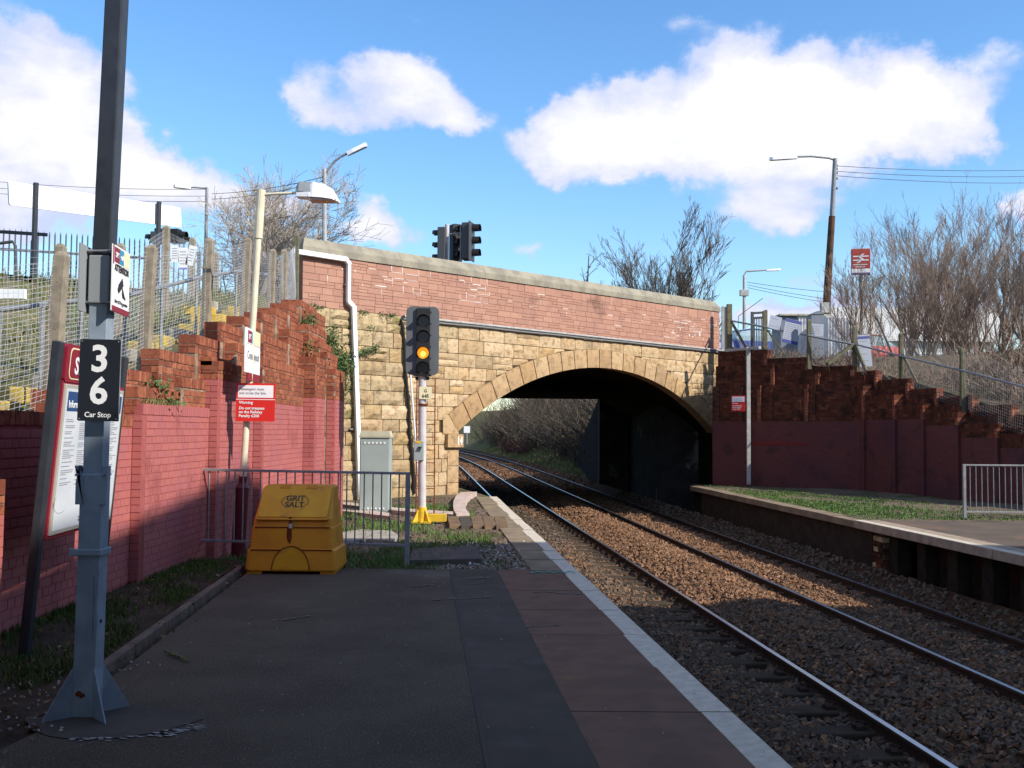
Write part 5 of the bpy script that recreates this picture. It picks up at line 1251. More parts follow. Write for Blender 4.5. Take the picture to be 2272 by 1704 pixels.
def leafclump(name, pts, n, spread, s_, seed, label, m=None, cat='ivy', kind='stuff', stems=None):
    rg = np.random.RandomState(seed); C_ = np.array([tuple(p) for p in pts]); idx = rg.randint(0, len(C_), n)
    P = C_[idx]+rg.normal(size=(n, 3))*np.array(spread)
    a = rg.normal(size=(n, 3)); a /= np.linalg.norm(a, axis=1)[:, None]; b = np.cross(a, rg.normal(size=(n, 3))); b /= np.linalg.norm(b, axis=1)[:, None]
    sz = s_*rg.uniform(.5, 1.3, n)[:, None]
    V = np.stack([P-a*sz, P-b*sz*.45, P+a*sz, P+b*sz*.45], 1).reshape(-1, 3); Fc = np.arange(4*n).reshape(n, 4)
    return tag(np_mesh(name, V, Fc, m or m_leaf), label, cat, None, kind)
iv = [bp(-4.35, 3.75, .05), bp(-4.2, 3.6, .08), bp(-4.0, 3.5, .12), bp(-3.95, 3.3, .18), bp(-3.85, 3.2, .2), bp(-3.75, 3.0, .2), bp(-3.8, 2.85, .2), bp(-3.7, 3.25, .15), bp(-3.95, 3.75, .08), bp(-3.6, 3.1, .12), bp(-3.7, 2.7, .12), bp(-3.68, 2.45, .08)]
leafclump('ivy', iv, 2300, (.10, .10, .12), .035, 51, 'dark green ivy clump growing on the bridge stone behind the downpipe')
iv2 = [bp(-3.3, 3.35, .08), bp(-3.1, 3.38, .08), bp(-2.9, 3.42, .1), bp(-2.72, 3.5, .1)]
leafclump('ivy_spray', iv2, 420, (.06, .06, .05), .03, 52, 'ivy spray reaching right of the downpipe')
iv3 = [bp(t, 4.32, .05) for t in (-4.55, -4.4, -4.25, -3.1, -2.95, -2.5, -2.3, -2.2)]+[bp(-2.85, 3.95, .05)]
leafclump('ledge_plants', iv3, 420, (.06, .06, .035), .026, 53, 'small green plants rooted at the foot of the parapet', cat='plants')
iv4 = [(-3.52, 17.2, 3.42), (-3.5, 17.3, 3.5), (-3.42, 16.9, 2.95), (-3.4, 17.3, 2.62), (-3.36, 17.5, 2.72), (-3.75, 10.6, 2.03), (-3.72, 10.8, 1.9)]
leafclump('wall_weeds', iv4, 620, (.09, .09, .06), .03, 54, 'weeds sprouting from the stepped ledges of the left wall', cat='weeds')
P_ = np.concatenate([scatter(700, -3.8, -3.68, 10.1, 11.2, 61, lambda x, y: np.ones_like(x), lambda x, y: 1.84+0*x), scatter(60, -3.75, -3.70, 11.0, 11.1, 62, lambda x, y: np.ones_like(x), lambda x, y: 1.86+0*x)])
blades('ledge_grass', P_[:520], .07, .008, m_drygrass, 63, 'tufts of dry grass on a ledge of the pink wall')
# ------------------------------------------------------------------ fences on the left ramp
def post_mesh(h, w=.105, m=None, parent=None, name='post', lean=(0, 0), base=(0, 0, 0)):
    x, y, z = base; V = []
    for zz, k in ((-.3, 1.0), (h*.8, .9), (h-.04, .85), (h, .45)):
        for a, b in ((-w/2, -w/2), (w/2, -w/2), (w/2, w/2), (-w/2, w/2)): V.append((x+a*k+lean[0]*max(zz, 0), y+b*k+lean[1]*max(zz, 0), z+zz))
    fs = [(i*4+k, i*4+(k+1) % 4, (i+1)*4+(k+1) % 4, (i+1)*4+k) for i in range(3) for k in range(4)]+[(3, 2, 1, 0), (12, 13, 14, 15)]
    return MB().add(V, fs).build(name, m or m_post, parent, bevel=.006)
def wires(name, segs, r, m, parent, **tg):
    """segs (n,2,3) -> thin 3-sided bars"""
    A = np.array(segs, dtype=float); p, q = A[:, 0], A[:, 1]; d = q-p; L = np.linalg.norm(d, axis=1)[:, None]; d = d/np.maximum(L, 1e-6)
    up = np.tile(np.array([[.13, .21, 1.0]]), (len(d), 1)); up[np.abs(d[:, 2]) > .9] = (1, .1, 0)
    a = np.cross(d, up); a /= np.linalg.norm(a, axis=1)[:, None]; b = np.cross(d, a)
    rr = np.asarray(r, float).reshape(-1, 1) if not np.isscalar(r) else np.full((len(d), 1), r)
    r0, r1 = (rr, rr) if rr.shape[0] == len(d) and np.isscalar(r) or True and not isinstance(r, tuple) else (r[0], r[1])
    V = []
    for P, R_ in ((p, r0), (q, r1)):
        for k in range(3):
            t = 2*math.pi*k/3; V.append(P+(a*math.cos(t)+b*math.sin(t))*R_)
    V = np.stack(V, 1).reshape(-1, 3); f = np.array([(0, 1, 4, 3), (1, 2, 5, 4), (2, 0, 3, 5)])
    Fc = (f[None]+6*np.arange(len(d))[:, None, None]).reshape(-1, 4)
    o = np_mesh(name, V, Fc, m, parent)
    return tag(o, **tg) if tg else o
lf = thing('mesh_fence', 'leaning concrete posts strung with fine wire mesh above the stepped left wall', 'fence', (-4.1, 11, 1.6))
LP = [(-3.99, 6.2, 1.30, 2.66, .0), (-4.03, 8.72, 1.62, 3.13, .06), (-4.08, 11.05, 2.05, 3.62, .05), (-4.10, 13.3, 2.55, 4.13, .035), (-4.12, 15.3, 3.0, 4.52, .035), (-4.14, 17.05, 3.4, 4.66, .03), (-4.17, 18.1, 3.6, 4.85, .02)]
for x, y, z0, z1, ln in LP: post_mesh(z1-z0, .125, m_post, lf, lean=(ln, 0), base=(x, y, z0))
post_mesh(1.75, .13, m_postd, lf, base=tuple(B(-4.98, 4.1, .12)))
segs = []
def meshpanel(segs, A, Bp, z0a, z1a, z0b, z1b, dh, dv, sag=.012, off=(0, 0), lean=.0, diag=False):
    A = np.array(A); Bp = np.array(Bp); L = np.linalg.norm(Bp-A); n = int(L/dv)
    Hh = max(z1a-z0a, z1b-z0b); m_ = int(Hh/dh)
    def P(t, f):
        z0 = z0a+(z0b-z0a)*t; z1 = z1a+(z1b-z1a)*t; z = z0+(z1-z0)*f
        return (A[0]+(Bp[0]-A[0])*t+lean*(z-z0)+.02*math.sin(t*7+f*5), A[1]+(Bp[1]-A[1])*t, z-sag*math.sin(math.pi*t)*3)
    if diag:
        k = dv/L
        for i in range(-m_, n+1):
            for s_ in (1, -1):
                pts = []
                for j in range(0, m_+1, max(1, m_//6)):
                    t = (i+(j if s_ > 0 else m_-j))*k
                    if 0 <= t <= 1: pts.append(P(t, j/m_))
                    else:
                        if len(pts) > 1: pass
                        pts.append(None)
                for a, b in zip(pts[:-1], pts[1:]):
                    if a and b: segs.append((a, b))
        return
    for j in range(m_+1):
        for i in range(6): segs.append((P(i/6, j/m_), P((i+1)/6, j/m_)))
    for i in range(n+1):
        for j in range(3): segs.append((P(i/n, j/3), P(i/n, (j+1)/3)))
for a, b in zip(LP[:-1], LP[1:]):
    meshpanel(segs, (a[0]+.0, a[1]), (b[0]+.0, b[1]), a[2]+.02, a[3]-.08, b[2]+.02, b[3]-.08, .042, .085, lean=.045)
e = B(-4.98, 0, .12); a = LP[-1]; meshpanel(segs, (a[0], a[1]), (e.x, e.y), a[2], a[3]-.05, 4.2, 5.6, .042, .085)
meshpanel(segs, (-4.0, 1.5), (LP[0][0], LP[0][1]), .7, 2.0, LP[0][2], LP[0][3]-.08, .042, .085)
wires('wire_mesh', segs, .0016, m_wire, lf, kind='stuff')
hr = [Vector((-4.35, 4.0, 1.9)), at(0, 687, 8.3), at(95, 676, 9.1), at(182, 666, 10.1), at(278, 656, 11.2), at(360, 637, 12.4), at(437, 617, 13.8), at(525, 602, 15.8), at(596, 610, 17.6)]
hrt = thing('ramp_handrail', 'grey tubular handrail rising behind the wire mesh on the left ramp', 'handrail', (-4.4, 11, 2.0))
MB().tube(hr, .026, 8).build('rail', m_galvl, hrt)
for p in hr[1:]: MB().tube([p, p+Vector((0, 0, -1.05))], .02, 6).build('stanchion', m_galvl, hrt)
# second, farther line of posts across the ramp
ff = thing('ramp_fence', 'farther line of concrete posts and wire mesh across the left ramp', 'fence', (-6, 14, 2.5))
FPp = [(135, 541, 900, 11.0), (268, 540, 800, 13.0), (369, 500, 780, 16.5), (427, 527, 760, 19.5), (480, 560, 750, 21.5)]
far = []
for u, v0, v1, Y in FPp:
    t_, b_ = at(u, v0, Y), at(u, v1, Y); z0 = max(b_.z, 1.4+.223*(Y-7.5)-.2); far.append((t_.x, Y, z0, t_.z)); post_mesh(t_.z-z0, .12, m_post, ff, base=(t_.x, Y, z0))
segs = []
for a, b in zip(far[:-1], far[1:]): meshpanel(segs, (a[0], a[1]), (b[0], b[1]), a[2], a[3]-.08, b[2], b[3]-.08, .075, .12)
meshpanel(segs, (far[0][0]-2.0, 7.5), (far[0][0], far[0][1]), 1.7, 3.1, far[0][2], far[0][3]-.08, .075, .12)
wires('wire_mesh', segs, .0018, m_wire, ff, kind='stuff')
nb = thing('fence_notice', 'three small white paper notices tied to the mesh by the left ramp', 'notice', tuple(at(400, 560, 15)))
for u, v, w, h, tl in ((388, 563, .11, .26, .04), (406, 573, .13, .32, .0), (424, 567, .11, .30, -.22)):
    c = at(u, v, 14.9); fr = frame(c, (1, 0, tl), (0, 0, 1)); p_ = MB().plate(fr, rect(w*1.05, h), 0, .006).build('notice_sheet', m_signwhite, nb)
    mb = MB()
    for k in range(5): mb.plate(fr, rect(w*.7, .010, 0, h*.3-k*h*.14), .006, .0075)
    mb.build('small_print', m_greyink, p_)
flat(frame(at(406, 573, 14.88), (1, 0, 0), (0, 0, 1)), rect(.13, .03, 0, -.155), mat('violet_notice_foot', (.22,.2,.55), rough=.6), nb, .004, 'notice_foot')
# ramp edging: yellowish lichened blocks and steps
yb = thing('ramp_edging', 'yellow lichened edging blocks stepping up along the left ramp', 'edging', (-4.6, 14, 2.6))
for k in range(15):
    y = 8.2+.62*k; z = 1.42+.223*(y-7.5)
    MB().box((-4.55-.03*(k % 3), y, z+.03), (.28, .56, .16), .03*math.sin(k)).build('edging_block', m_ybrick if k % 3 else m_conc, yb, bevel=.02)
ybar = thing('yellow_barrier', 'yellow barrier block at the top of the left ramp', 'barrier', tuple(at(460, 695, 18)))
for a, b, v in ((413, 475, 690), (428, 500, 706)):
    p, q = at(a, v, 15.3), at(b, v+1, 15.3); MB().beam(p, q, .22, .12).build('block', m_yelbase, ybar, bevel=.01)
MB().box(at(466, 680, 15.5), (.26, .2, .14)).build('cap_block', m_cabtop, ybar, bevel=.01)
# palisade on the road side
pf = thing('palisade_fence', 'grey steel palisade fence along the road above the left ramp', 'fence', (-10, 24, 4.3))
PA, PB = Vector((-12.6, 21.8, 4.0)), Vector((-7.95, 25.2, 4.25)); dP = PB-PA; Lp = dP.length; npal = int(Lp/.118); pal0 = None
for k in range(npal):
    c = PA+dP*(k/npal)
    if pal0 is None:
        pal0 = MB().add([(-.017, 0, 0), (0, -.012, 0), (.017, 0, 0), (-.017, 0, 1.95), (0, -.012, 1.95), (.017, 0, 1.95), (-.017, .004, 0), (.017, .004, 0), (-.017, .004, 1.95), (.017, .004, 1.95), (0, -.006, 2.04)], [(0, 1, 4, 3), (1, 2, 5, 4), (7, 6, 8, 9), (3, 4, 10), (4, 5, 10), (5, 9, 10), (9, 8, 10), (8, 3, 10), (0, 3, 8, 6), (5, 2, 7, 9)]).build('pale', m_pal, pf); o = pal0
    else: o = pal0.copy(); link(o, pf)
    o.location = c; o.rotation_euler = (0, 0, math.atan2(dP.y, dP.x))
for z in (.35, 1.55): MB().beam(PA+Vector((0, .03, z)), PB+Vector((0, .03, z)), .03, .06).build('rail', m_pal, pf)
for k in (0, .33, .66, 1): MB().beam(PA+dP*k+Vector((0, .08, -.2)), PA+dP*k+Vector((0, .08, 1.8)), .08).build('post', m_pal, pf)
# long white board on two dark posts
wb_ = thing('white_signboard', 'long white board on two dark posts above the palisade fence', 'signboard', tuple(at(210, 640, 21.5)))
A_, Bq = at(20, 428, 20.0), at(402, 483, 24.0); fr = frame((A_+Bq)/2, Bq-A_, (0, 0, 1)); Lw = (Bq-A_).length
h_ = .46; MB().plate(fr, rrect(Lw, h_+.02, .04), -.04, 0).build('panel', m_signwhite, wb_)
for u, v0, Y in ((80, 406, 20.6), (353, 448, 23.4)):
    t_ = at(u, v0, Y-.10); MB().tube([(t_.x, t_.y, 3.9), t_], .055, 12).build('post', m_dkpole, wb_)
rl = thing('steel_rail', 'dark horizontal steel bar fixed behind the left palisade fence', 'barrier', tuple(at(50, 515, 21)))
MB().beam(at(-30, 512, 21), at(105, 521, 21.8), .05, .07).build('bar', m_dgrey, rl); MB().tube([at(-10, 541, 19), at(28, 536, 19), at(34, 545, 19), at(36, 640, 19)], .03, 8).build('hoop', m_dgrey, rl)
MB().box(at(2, 652, 12.5), (.62, .06, .12)).build('white_plate', m_signwhite, rl)
# ------------------------------------------------------------------ traffic lights
def head(parent, c, w, h, ang, n=3, m=m_dgrey, visor=True, dark=False):
    r = Vector((math.cos(ang), math.sin(ang), 0)); fr = frame(c, r, (0, 0, 1))
    b_ = MB().plate(fr, rrect(w, h, w*.12), -w*.45, w*.35).build('signal_head', m, parent, bevel=.008)
    for k in range(n):
        z = h/2-h*(k+.5)/n
        MB().plate(fr, circ(w*.36, 0, z, 16), w*.35, w*.37).build('lens', m_lens, b_)
        mb = MB()
        for j in range(10):
            a, bb = R(-20+220*j/10), R(-20+220*(j+1)/10)
            mb.add([fr(w*.40*math.cos(a), z+w*.40*math.sin(a), w*.35), fr(w*.40*math.cos(bb), z+w*.40*math.sin(bb), w*.35), fr(w*.38*math.cos(bb), z+w*.38*math.sin(bb), w*.95), fr(w*.38*math.cos(a), z+w*.38*math.sin(a), w*.95)], [(0, 1, 2, 3)])
        mb.build('visor', m_hood, b_)
    return b_
tl = thing('traffic_light', 'cluster of dark traffic signal heads on a pole behind the bridge parapet', 'traffic light', (-1.8, 27.4, 4.35))
px_ = at(992, 500, 27.4); MB().tube([(px_.x, 27.4, 4.3), (px_.x, 27.4, px_.z)], .055, 12).tube([(px_.x, 27.4, px_.z-.02), (px_.x, 27.4, px_.z+.02)], .06, 12).build('pole', m_mast, tl)
head(tl, at(980, 545, 27.3), .26, 1.0, R(-100))
head(tl, at(1012, 540, 27.7), .30, 1.05, R(30), m=m_hood)
head(tl, at(1040, 536, 27.2), .34, 1.02, R(75))
MB().plate(frame(at(1047, 536, 27.1), (math.cos(R(75)), math.sin(R(75)), 0), (0, 0, 1)), rect(.5, 1.06), -.02, 0).build('backing_board', m_dgrey, tl)
MB().tube([at(1022, 575, 27.2), at(1022, 500, 27.2), at(1036, 503, 27.2)], .02, 6).tube([at(992, 520, 27.4), at(1030, 517, 27.3)], .02, 6).build('bracket', m_galvl, tl)
tl2 = thing('traffic_light', 'two small dark traffic signal heads beneath the long white board', 'traffic light', tuple(at(365, 560, 25)))
px_ = at(369, 505, 25); MB().tube([(px_.x, 25, 4.2), px_], .05, 10).build('pole', m_mast, tl2)
head(tl2, at(346, 528, 25), .26, .30, R(-95), n=1); head(tl2, at(352, 524, 25.1), .2, .38, R(-100), n=1, m=m_hood)
head(tl2, at(390, 524, 25), .3, .34, R(85), n=1, m=m_hood); head(tl2, at(404, 533, 25), .2, .16, R(90), n=1)
# ------------------------------------------------------------------ street lamps and wires
def lantern(p, d, L, parent, m=m_lampw):
    d = Vector(d).normalized(); fr = frame(p, d, (0, 0, 1))
    return MB().plate(frame(p, d, Vector((0, -1, 0)) if abs(d.y) < .9 else Vector((1, 0, 0))), [(0, -.06), (L*.3, -.09), (L*.9, -.10), (L, -.05), (L, .05), (L*.9, .10), (L*.3, .09), (0, .06)], -.06, .06).build('lantern', m, parent, bevel=.01)
l1 = thing('street_lamp', 'grey street lamp with upswept arm behind the left end of the bridge', 'street lamp', tuple(at(723, 560, 30)), group='street lamps along the road')
a, b = at(723, 565, 30), at(720, 375, 30); MB().tube([(a.x, 30, 4.3), b], [.085, .06], 10).build('pole', m_conduit, l1)
MB().tube([at(720, 378, 30)+Vector((0, 0, 0)), at(722, 385, 30), at(742, 358, 30), at(757, 347, 30), at(770, 341, 30)], .035, 8).build('arm', m_galvl, l1)
lantern(at(770, 342, 30), at(816, 320, 30)-at(770, 342, 30), .66, l1)
for v in (393, 402): MB().tube([at(715, v, 30), at(722, v, 30)], .035, 6).build('insulator', m_dgrey, l1)
l2 = thing('street_lamp', 'distant grey street lamp with level arm beside the bare tree on the left', 'street lamp', tuple(at(459, 560, 38)), group='street lamps along the road')
MB().tube([(at(459, 500, 38).x, 38, 4.3), at(459, 416, 38)], [.09, .055], 8).build('pole', m_galvl, l2); MB().tube([at(459, 418, 38), at(432, 416, 38), at(420, 416, 38)], .03, 6).build('arm', m_galvl, l2); lantern(at(424, 417, 38), at(384, 413, 38)-at(424, 417, 38), .66, l2)
l3 = thing('street_lamp', 'tall street lamp on a rusty leaning pole right of the bridge', 'street lamp', tuple(at(1831, 760, 38)), group='street lamps along the road')
MB().tube([at(1829, 790, 38), at(1836, 640, 38), at(1846, 480, 38)], [.155, .14, .12], 12).build('lower_pole', mat('rusty_pole', (.13,.065,.035), (.06,.045,.035), scale=4, rough=.9, c3=(.19,.12,.08), c3scale=1.5, c3at=.55), l3)
MB().tube([at(1846, 482, 38), at(1853, 352, 38)], [.10, .085], 10).build('upper_pole', m_galvl, l3)
MB().tube([at(1853, 356, 38), at(1840, 351, 38), at(1800, 347, 38), at(1765, 348, 38)], .035, 8).build('arm', m_galvl, l3); lantern(at(1768, 349, 38), at(1706, 353, 38)-at(1768, 349, 38), 1.05, l3)
for v in (368, 375, 384, 396, 418): MB().tube([at(1848, v, 38), at(1858, v, 38)], .05, 6).build('insulator', m_dgrey, l3)
l4 = thing('street_lamp', 'slim pale street lamp far off just right of the bridge parapet', 'street lamp', tuple(at(1651, 760, 60)), group='street lamps along the road')
MB().tube([at(1652, 790, 60), at(1651, 612, 60), at(1656, 602, 60), at(1700, 599, 60)], [.13, .08, .06, .05], 8).build('pole', m_conduit, l4); lantern(at(1700, 600, 60), at(1731, 598, 60)-at(1700, 600, 60), .85, l4)
MB().box(at(1651, 650, 60), (.5, .3, .35)).build('junction_box', m_conduit, l4)
wr = thing('overhead_wires', 'thin overhead wires crossing the sky from the street lamps', 'wire', tuple(at(1853, 380, 38)))
def sag(p, q, s_, r, nm='wire'):
    P = [p+(q-p)*(k/10)-Vector((0, 0, s_*4*(k/10)*(1-k/10))) for k in range(11)]; MB().tube(P, r, 4, cap=False).build(nm, m_cable, wr)
for v0, v1 in ((368, 376), (380, 390), (390, 405)): sag(at(1855, v0, 38), at(2320, v1, 46), .12, .012)
for v0, v1 in ((626, 648), (632, 664), (638, 672)): sag(at(1658, v0, 60), at(1840, v1, 60), .05, .016)
for v0, v1 in ((393, 440), (402, 452)): sag(at(716, v0, 30), at(470, v1-10, 34), .1, .010)
for v0, v1 in ((404, 405), (418, 420), (430, 432)): sag(at(-20, v0-2, 36), at(459, v1+15, 38), .1, .010)
# ------------------------------------------------------------------ right-hand ramp: fence, signs, kiosks, cars
rf = thing('ramp_fence', 'concrete fence posts with braces, rail and wire mesh along the right ramp', 'fence', (10.5, 28, 3.4))
RPp = [(1795, 708, 797, 29.4), (1896, 722, 826, 28.9), (1999, 738, 846, 27.1), (2135, 772, 908, 24.6), (2300, 815, 975, 22.0)]
rp_ = []
for u, v0, v1, Y in RPp:
    t_, b_ = at(u, v0, Y), at(u, v1, Y); rp_.append((t_.x, Y, b_.z, t_.z)); post_mesh(t_.z-b_.z, .12, m_postd, rf, base=(t_.x, Y, b_.z))
def br_(u0, v0, u1, v1, Y, w=.11): MB().beam(at(u0, v0, Y), at(u1, v1, Y-.2), w, w*.8).build('brace', m_postd, rf, bevel=.008)
br_(1893, 764, 1836, 808, 28.85); br_(1897, 764, 1921, 822, 28.85); br_(2003, 786, 2033, 848, 27.0, .08)
p1 = (at(1618, 675, 33.6), at(1618, 775, 33.6)); MB().beam(p1[1]-Vector((0, 0, .3)), p1[0], .15, .17).build('post', m_postd, rf, bevel=.01)
br_(1622, 712, 1655, 772, 33.4, .10)
p2 = (at(1697, 690, 31.5), at(1697, 790, 31.5)); MB().beam(p2[1], p2[0], .14).build('post', m_postd, rf, bevel=.01)
br_(1702, 732, 1748, 798, 31.2, .07)
MB().tube([at(1624, 712, 33.4), at(1697, 726, 31.4), at(1795, 745, 29.3), at(1893, 764, 28.8)], .03, 8).build('rail', m_galvl, rf)
MB().tube([at(1898, 764, 28.8), at(1999, 790, 27.0), at(2135, 822, 24.5), at(2300, 866, 21.9)], .025, 8).build('rail', m_galvl, rf)
segs = []
pts = [(at(1697, 700, 31.5).x, 31.5, at(1697, 785, 31.5).z, at(1697, 740, 31.5).z)]+rp_
for k, (a, b) in enumerate(zip(pts[:-1], pts[1:])):
    meshpanel(segs, (a[0], a[1]), (b[0], b[1]), a[2], a[3]-.06, b[2], b[3]-.06, .07, .07, diag=False)
wires('wire_mesh', segs, .0024, m_wired, rf, kind='stuff')
bf = thing('black_gate_frame', 'dark wooden gate frame with thin bars beside the concrete posts', 'gate', tuple(at(1685, 780, 33)))
for u in (1669, 1699): MB().beam(at(u, 692 if u < 1690 else 688, 33), at(u, 785, 33), .09).build('post', m_dgrey, bf)
for v in (695, 706): MB().beam(at(1669, v, 33), at(1699, v-2, 33), .07).build('cross_bar', m_dgrey, bf)
for u in (1674, 1679, 1684, 1689, 1694): MB().beam(at(u, 706, 33), at(u, 770, 33), .025).build('bar', m_dgrey, bf)
def notice(name, label, cxy, w, h, tilt, Y, m, bands=(), lines=5, lm=None):
    c = at(cxy[0], cxy[1], Y); t = thing(name, label, 'sign', tuple(c)); fr = frame(c, (1, .15, tilt), (0, 0, 1))
    p_ = MB().plate(fr, rect(w, h), -.012, 0).build('plate', m, t)
    for yb_, hb in bands: flat(fr, rect(w, hb, 0, yb_), m_navyb, t, .003, 'band')
    mb = MB(); rr = random.Random(int(cxy[0]))
    for k in range(lines):
        ww = w*rr.uniform(.55, .8); mb.plate(fr, rect(ww, h*.022, -w*.4+ww/2, h*.30-k*h*.60/max(1, lines-1)), .0, .0045)
    mb.build('small_print', lm or m_greyink, t); return t
m_navyb = mat('blue_sign_band', (.05,.065,.22), rough=.5); m_signgrey = mat('grey_sign_face', (.33,.36,.42), rough=.5)
m_kiosk = mat('blue_grey_kiosk', (.19,.215,.25), (.16,.18,.21), scale=2, rough=.6)
notice('ticket_notice', 'tilted grey and blue notice fixed to the right ramp fence', (1757, 736), .50, .72, -.20, 29.6, m_signgrey, ((.31, .09), (-.31, .10)), 8)
notice('small_notice', 'small tilted grey notice left of the blue banded one', (1720, 716), .37, .40, -.24, 30.4, m_signgrey, (), 2)
notice('plain_notice', 'level grey lettered notice on the front of the narrow kiosk', (1812, 732), .43, .36, -.04, 29.4, m_signgrey, (), 5)
notice('white_notice', 'pale upright notice board behind the braced concrete post', (1919, 778), .38, .92, .09, 28.9, m_signgrey, ((.38, .08),), 4)
k1 = thing('equipment_kiosk', 'wide grey kiosk with white ribbed side by the road', 'kiosk', tuple(at(1758, 800, 36)))
c0 = at(1732, 795, 36); MB().bx(c0.x, c0.x+.62, 36, 37.2, 4.1, 5.80).build('body', m_kiosk, k1, bevel=.01)
MB().bx(c0.x+.62, c0.x+1.75, 36.0, 37.2, 4.1, 5.80).build('side_body', m_bldg, k1)
for k in range(11): MB().bx(c0.x+.66+.10*k, c0.x+.70+.10*k, 35.97, 36.0, 4.15, 5.74).build('rib', m_bldg, k1)
MB().bx(c0.x-.05, c0.x+1.8, 35.9, 37.25, 5.80, 5.86).build('roof', m_cabtop, k1)
k2 = thing('equipment_kiosk', 'narrow blue grey kiosk with gabled top beside the road', 'kiosk', tuple(at(1813, 810, 33)))
c0 = at(1800, 700, 33); z1 = at(1800, 697, 33).z; MB().bx(c0.x, c0.x+.42, 33, 33.5, 3.6, z1).add([(c0.x-.02, 32.98, z1), (c0.x+.44, 32.98, z1), (c0.x+.21, 32.98, z1+.11), (c0.x-.02, 33.5, z1), (c0.x+.44, 33.5, z1), (c0.x+.21, 33.5, z1+.11)], [(0, 1, 2), (5, 4, 3), (0, 2, 5, 3), (1, 4, 5, 2)]).build('body', m_kiosk, k2)
MB().bx(c0.x-.03, c0.x+.45, 32.97, 32.985, 3.9, 4.05).build('label_strip', m_black, k2)
k3 = thing('equipment_kiosk', 'white ribbed box standing right of the narrow kiosk', 'kiosk', tuple(at(1850, 810, 35)))
c0 = at(1834, 740, 35); MB().bx(c0.x, c0.x+.85, 35, 36, 3.7, at(1834, 700, 35).z).build('body', m_bldg, k3)
for k in range(8): MB().bx(c0.x+.04+.1*k, c0.x+.08+.1*k, 34.97, 35, 3.75, at(1834, 704, 35).z).build('rib', m_bldg, k3)
MB().box(at(1830, 683, 37), (.3, .25, .38)).build('meter_box', m_conduit, k3)
# station sign box on its pole
sb_ = thing('station_symbol_sign', 'square red sign box with white symbol on a grey pole among bare trees', 'sign', tuple(at(1912, 800, 31)))
c = at(1910, 580, 31); ct_, st_ = math.cos(R(-14)), math.sin(R(-14)); fr = frame(c, (ct_, st_, 0), (0, 0, 1))
MB().plate(fr, rect(.56, .80), -.16, .0).build('box', mat('faded_red_sign_box', (.42,.07,.045), (.36,.05,.04), scale=6, rough=.6), sb_, bevel=.01)
flat(fr, rect(.54, .16, 0, -.31), m_signwhite, sb_, .003, 'foot_band'); flat(fr, rect(.54, .05, 0, -.375), m_navyb, sb_, .005, 'foot_line')
mb = MB(); 
for z in (.16, .04): mb.plate(fr, rect(.46, .035, 0, z), .001, .004)
mb.plate(fr, [(-.10, .16), (-.03, .16), (.13, .04), (.06, .04)], .001, .004).plate(fr, [(.05, .24), (.11, .24), (.02, .16), (-.04, .16)], .001, .004).plate(fr, [(-.04, .04), (.03, .04), (-.06, -.05), (-.13, -.05)], .001, .004)
mb.build('double_arrow', m_signwhite, sb_); mb = MB()
for z, w_ in ((-.10, .42), (-.17, .30)): mb.plate(fr, rect(w_, .022, -.02, z), .001, .004)
mb.build('sign_lines', m_signwhite, sb_)
MB().tube([(c.x+.04, 31.1, 3.4), (c.x+.04, 31.1, c.z-.38)], .05, 10).build('pole', m_grey, sb_)
# cars on the road
def car(name, label, c, rz, m, grp):
    t = thing(name, label, 'car', tuple(c), grp); ca, sa = math.cos(rz), math.sin(rz)
    def P(x, y, z): return (c[0]+x*ca-y*sa, c[1]+x*sa+y*ca, c[2]+z)
    def lof(secs, m_, nm):
        mb = MB(); n = len(secs[0]); vs = [P(*p) for s_ in secs for p in s_]
        fs = [(i*n+k, i*n+(k+1) % n, (i+1)*n+(k+1) % n, (i+1)*n+k) for i in range(len(secs)-1) for k in range(n)]+[tuple(range(n-1, -1, -1)), tuple((len(secs)-1)*n+k for k in range(n))]
        return mb.add(vs, fs).build(nm, m_, t, bevel=.02)
    def s(x, w, z0, z1, k=.9): return [(x, -w, z0), (x, w, z0), (x, w, (z0+z1)/2), (x, w*k, z1), (x, -w*k, z1), (x, -w, (z0+z1)/2)]
    body = lof([s(-2.05, .74, .38, .66), s(-1.9, .82, .25, .78), s(-1.0, .86, .2, .90), s(.9, .86, .2, .95), s(1.85, .84, .25, .95), s(2.05, .76, .35, .80)], m, 'body')
    cabn = lof([s(-1.05, .76, .88, .92, .95), s(-.45, .72, .88, 1.32, .82), s(.1, .70, .88, 1.43, .82), s(1.1, .70, .88, 1.40, .80), s(1.75, .74, .88, .96, .92)], m_glass, 'windows')
    lof([s(-.40, .62, 1.33, 1.36, .95), s(.1, .62, 1.42, 1.455, .95), s(1.1, .60, 1.39, 1.43, .95)], m, 'roof')
    for x in (-1.3, 1.25):
        for y in (-.80, .80): 
            w_ = MB().tube([P(x, y-.09, .31), P(x, y+.09, .31)], .31, 18).build('wheel', m_tyre, t); MB().tube([P(x, y-.10, .31), P(x, y+.10, .31)], .18, 12).build('rim', m_alu, w_)
    for y in (-.60, .60):
        MB().box(P(-1.98, y, .64), (.1, .26, .13), rz).build('headlight', m_signwhite, t); MB().box(P(2.0, y, .78), (.1, .22, .18), rz).build('tail_light', m_tail, t)
    MB().box(P(-2.07, 0, .42), (.02, .5, .11), rz).build('number_plate', m_signwhite, t)
    MB().box(P(2.06, 0, .55), (.02, .5, .11), rz).build('number_plate', m_yell, t)
car('blue_car', 'blue car on the road behind the fence at the right end of the bridge', (9.35, 41.0, 4.36), R(30), m_blue, 'cars on the road')
car('red_car', 'red car on the road behind the white notice and bare branches', (14.6, 43.0, 4.36), R(20), m_redcar, 'cars on the road')
bd = thing('white_building', 'long low white flat roofed building beyond the road on the right', 'building', (23, 62, 4.3))
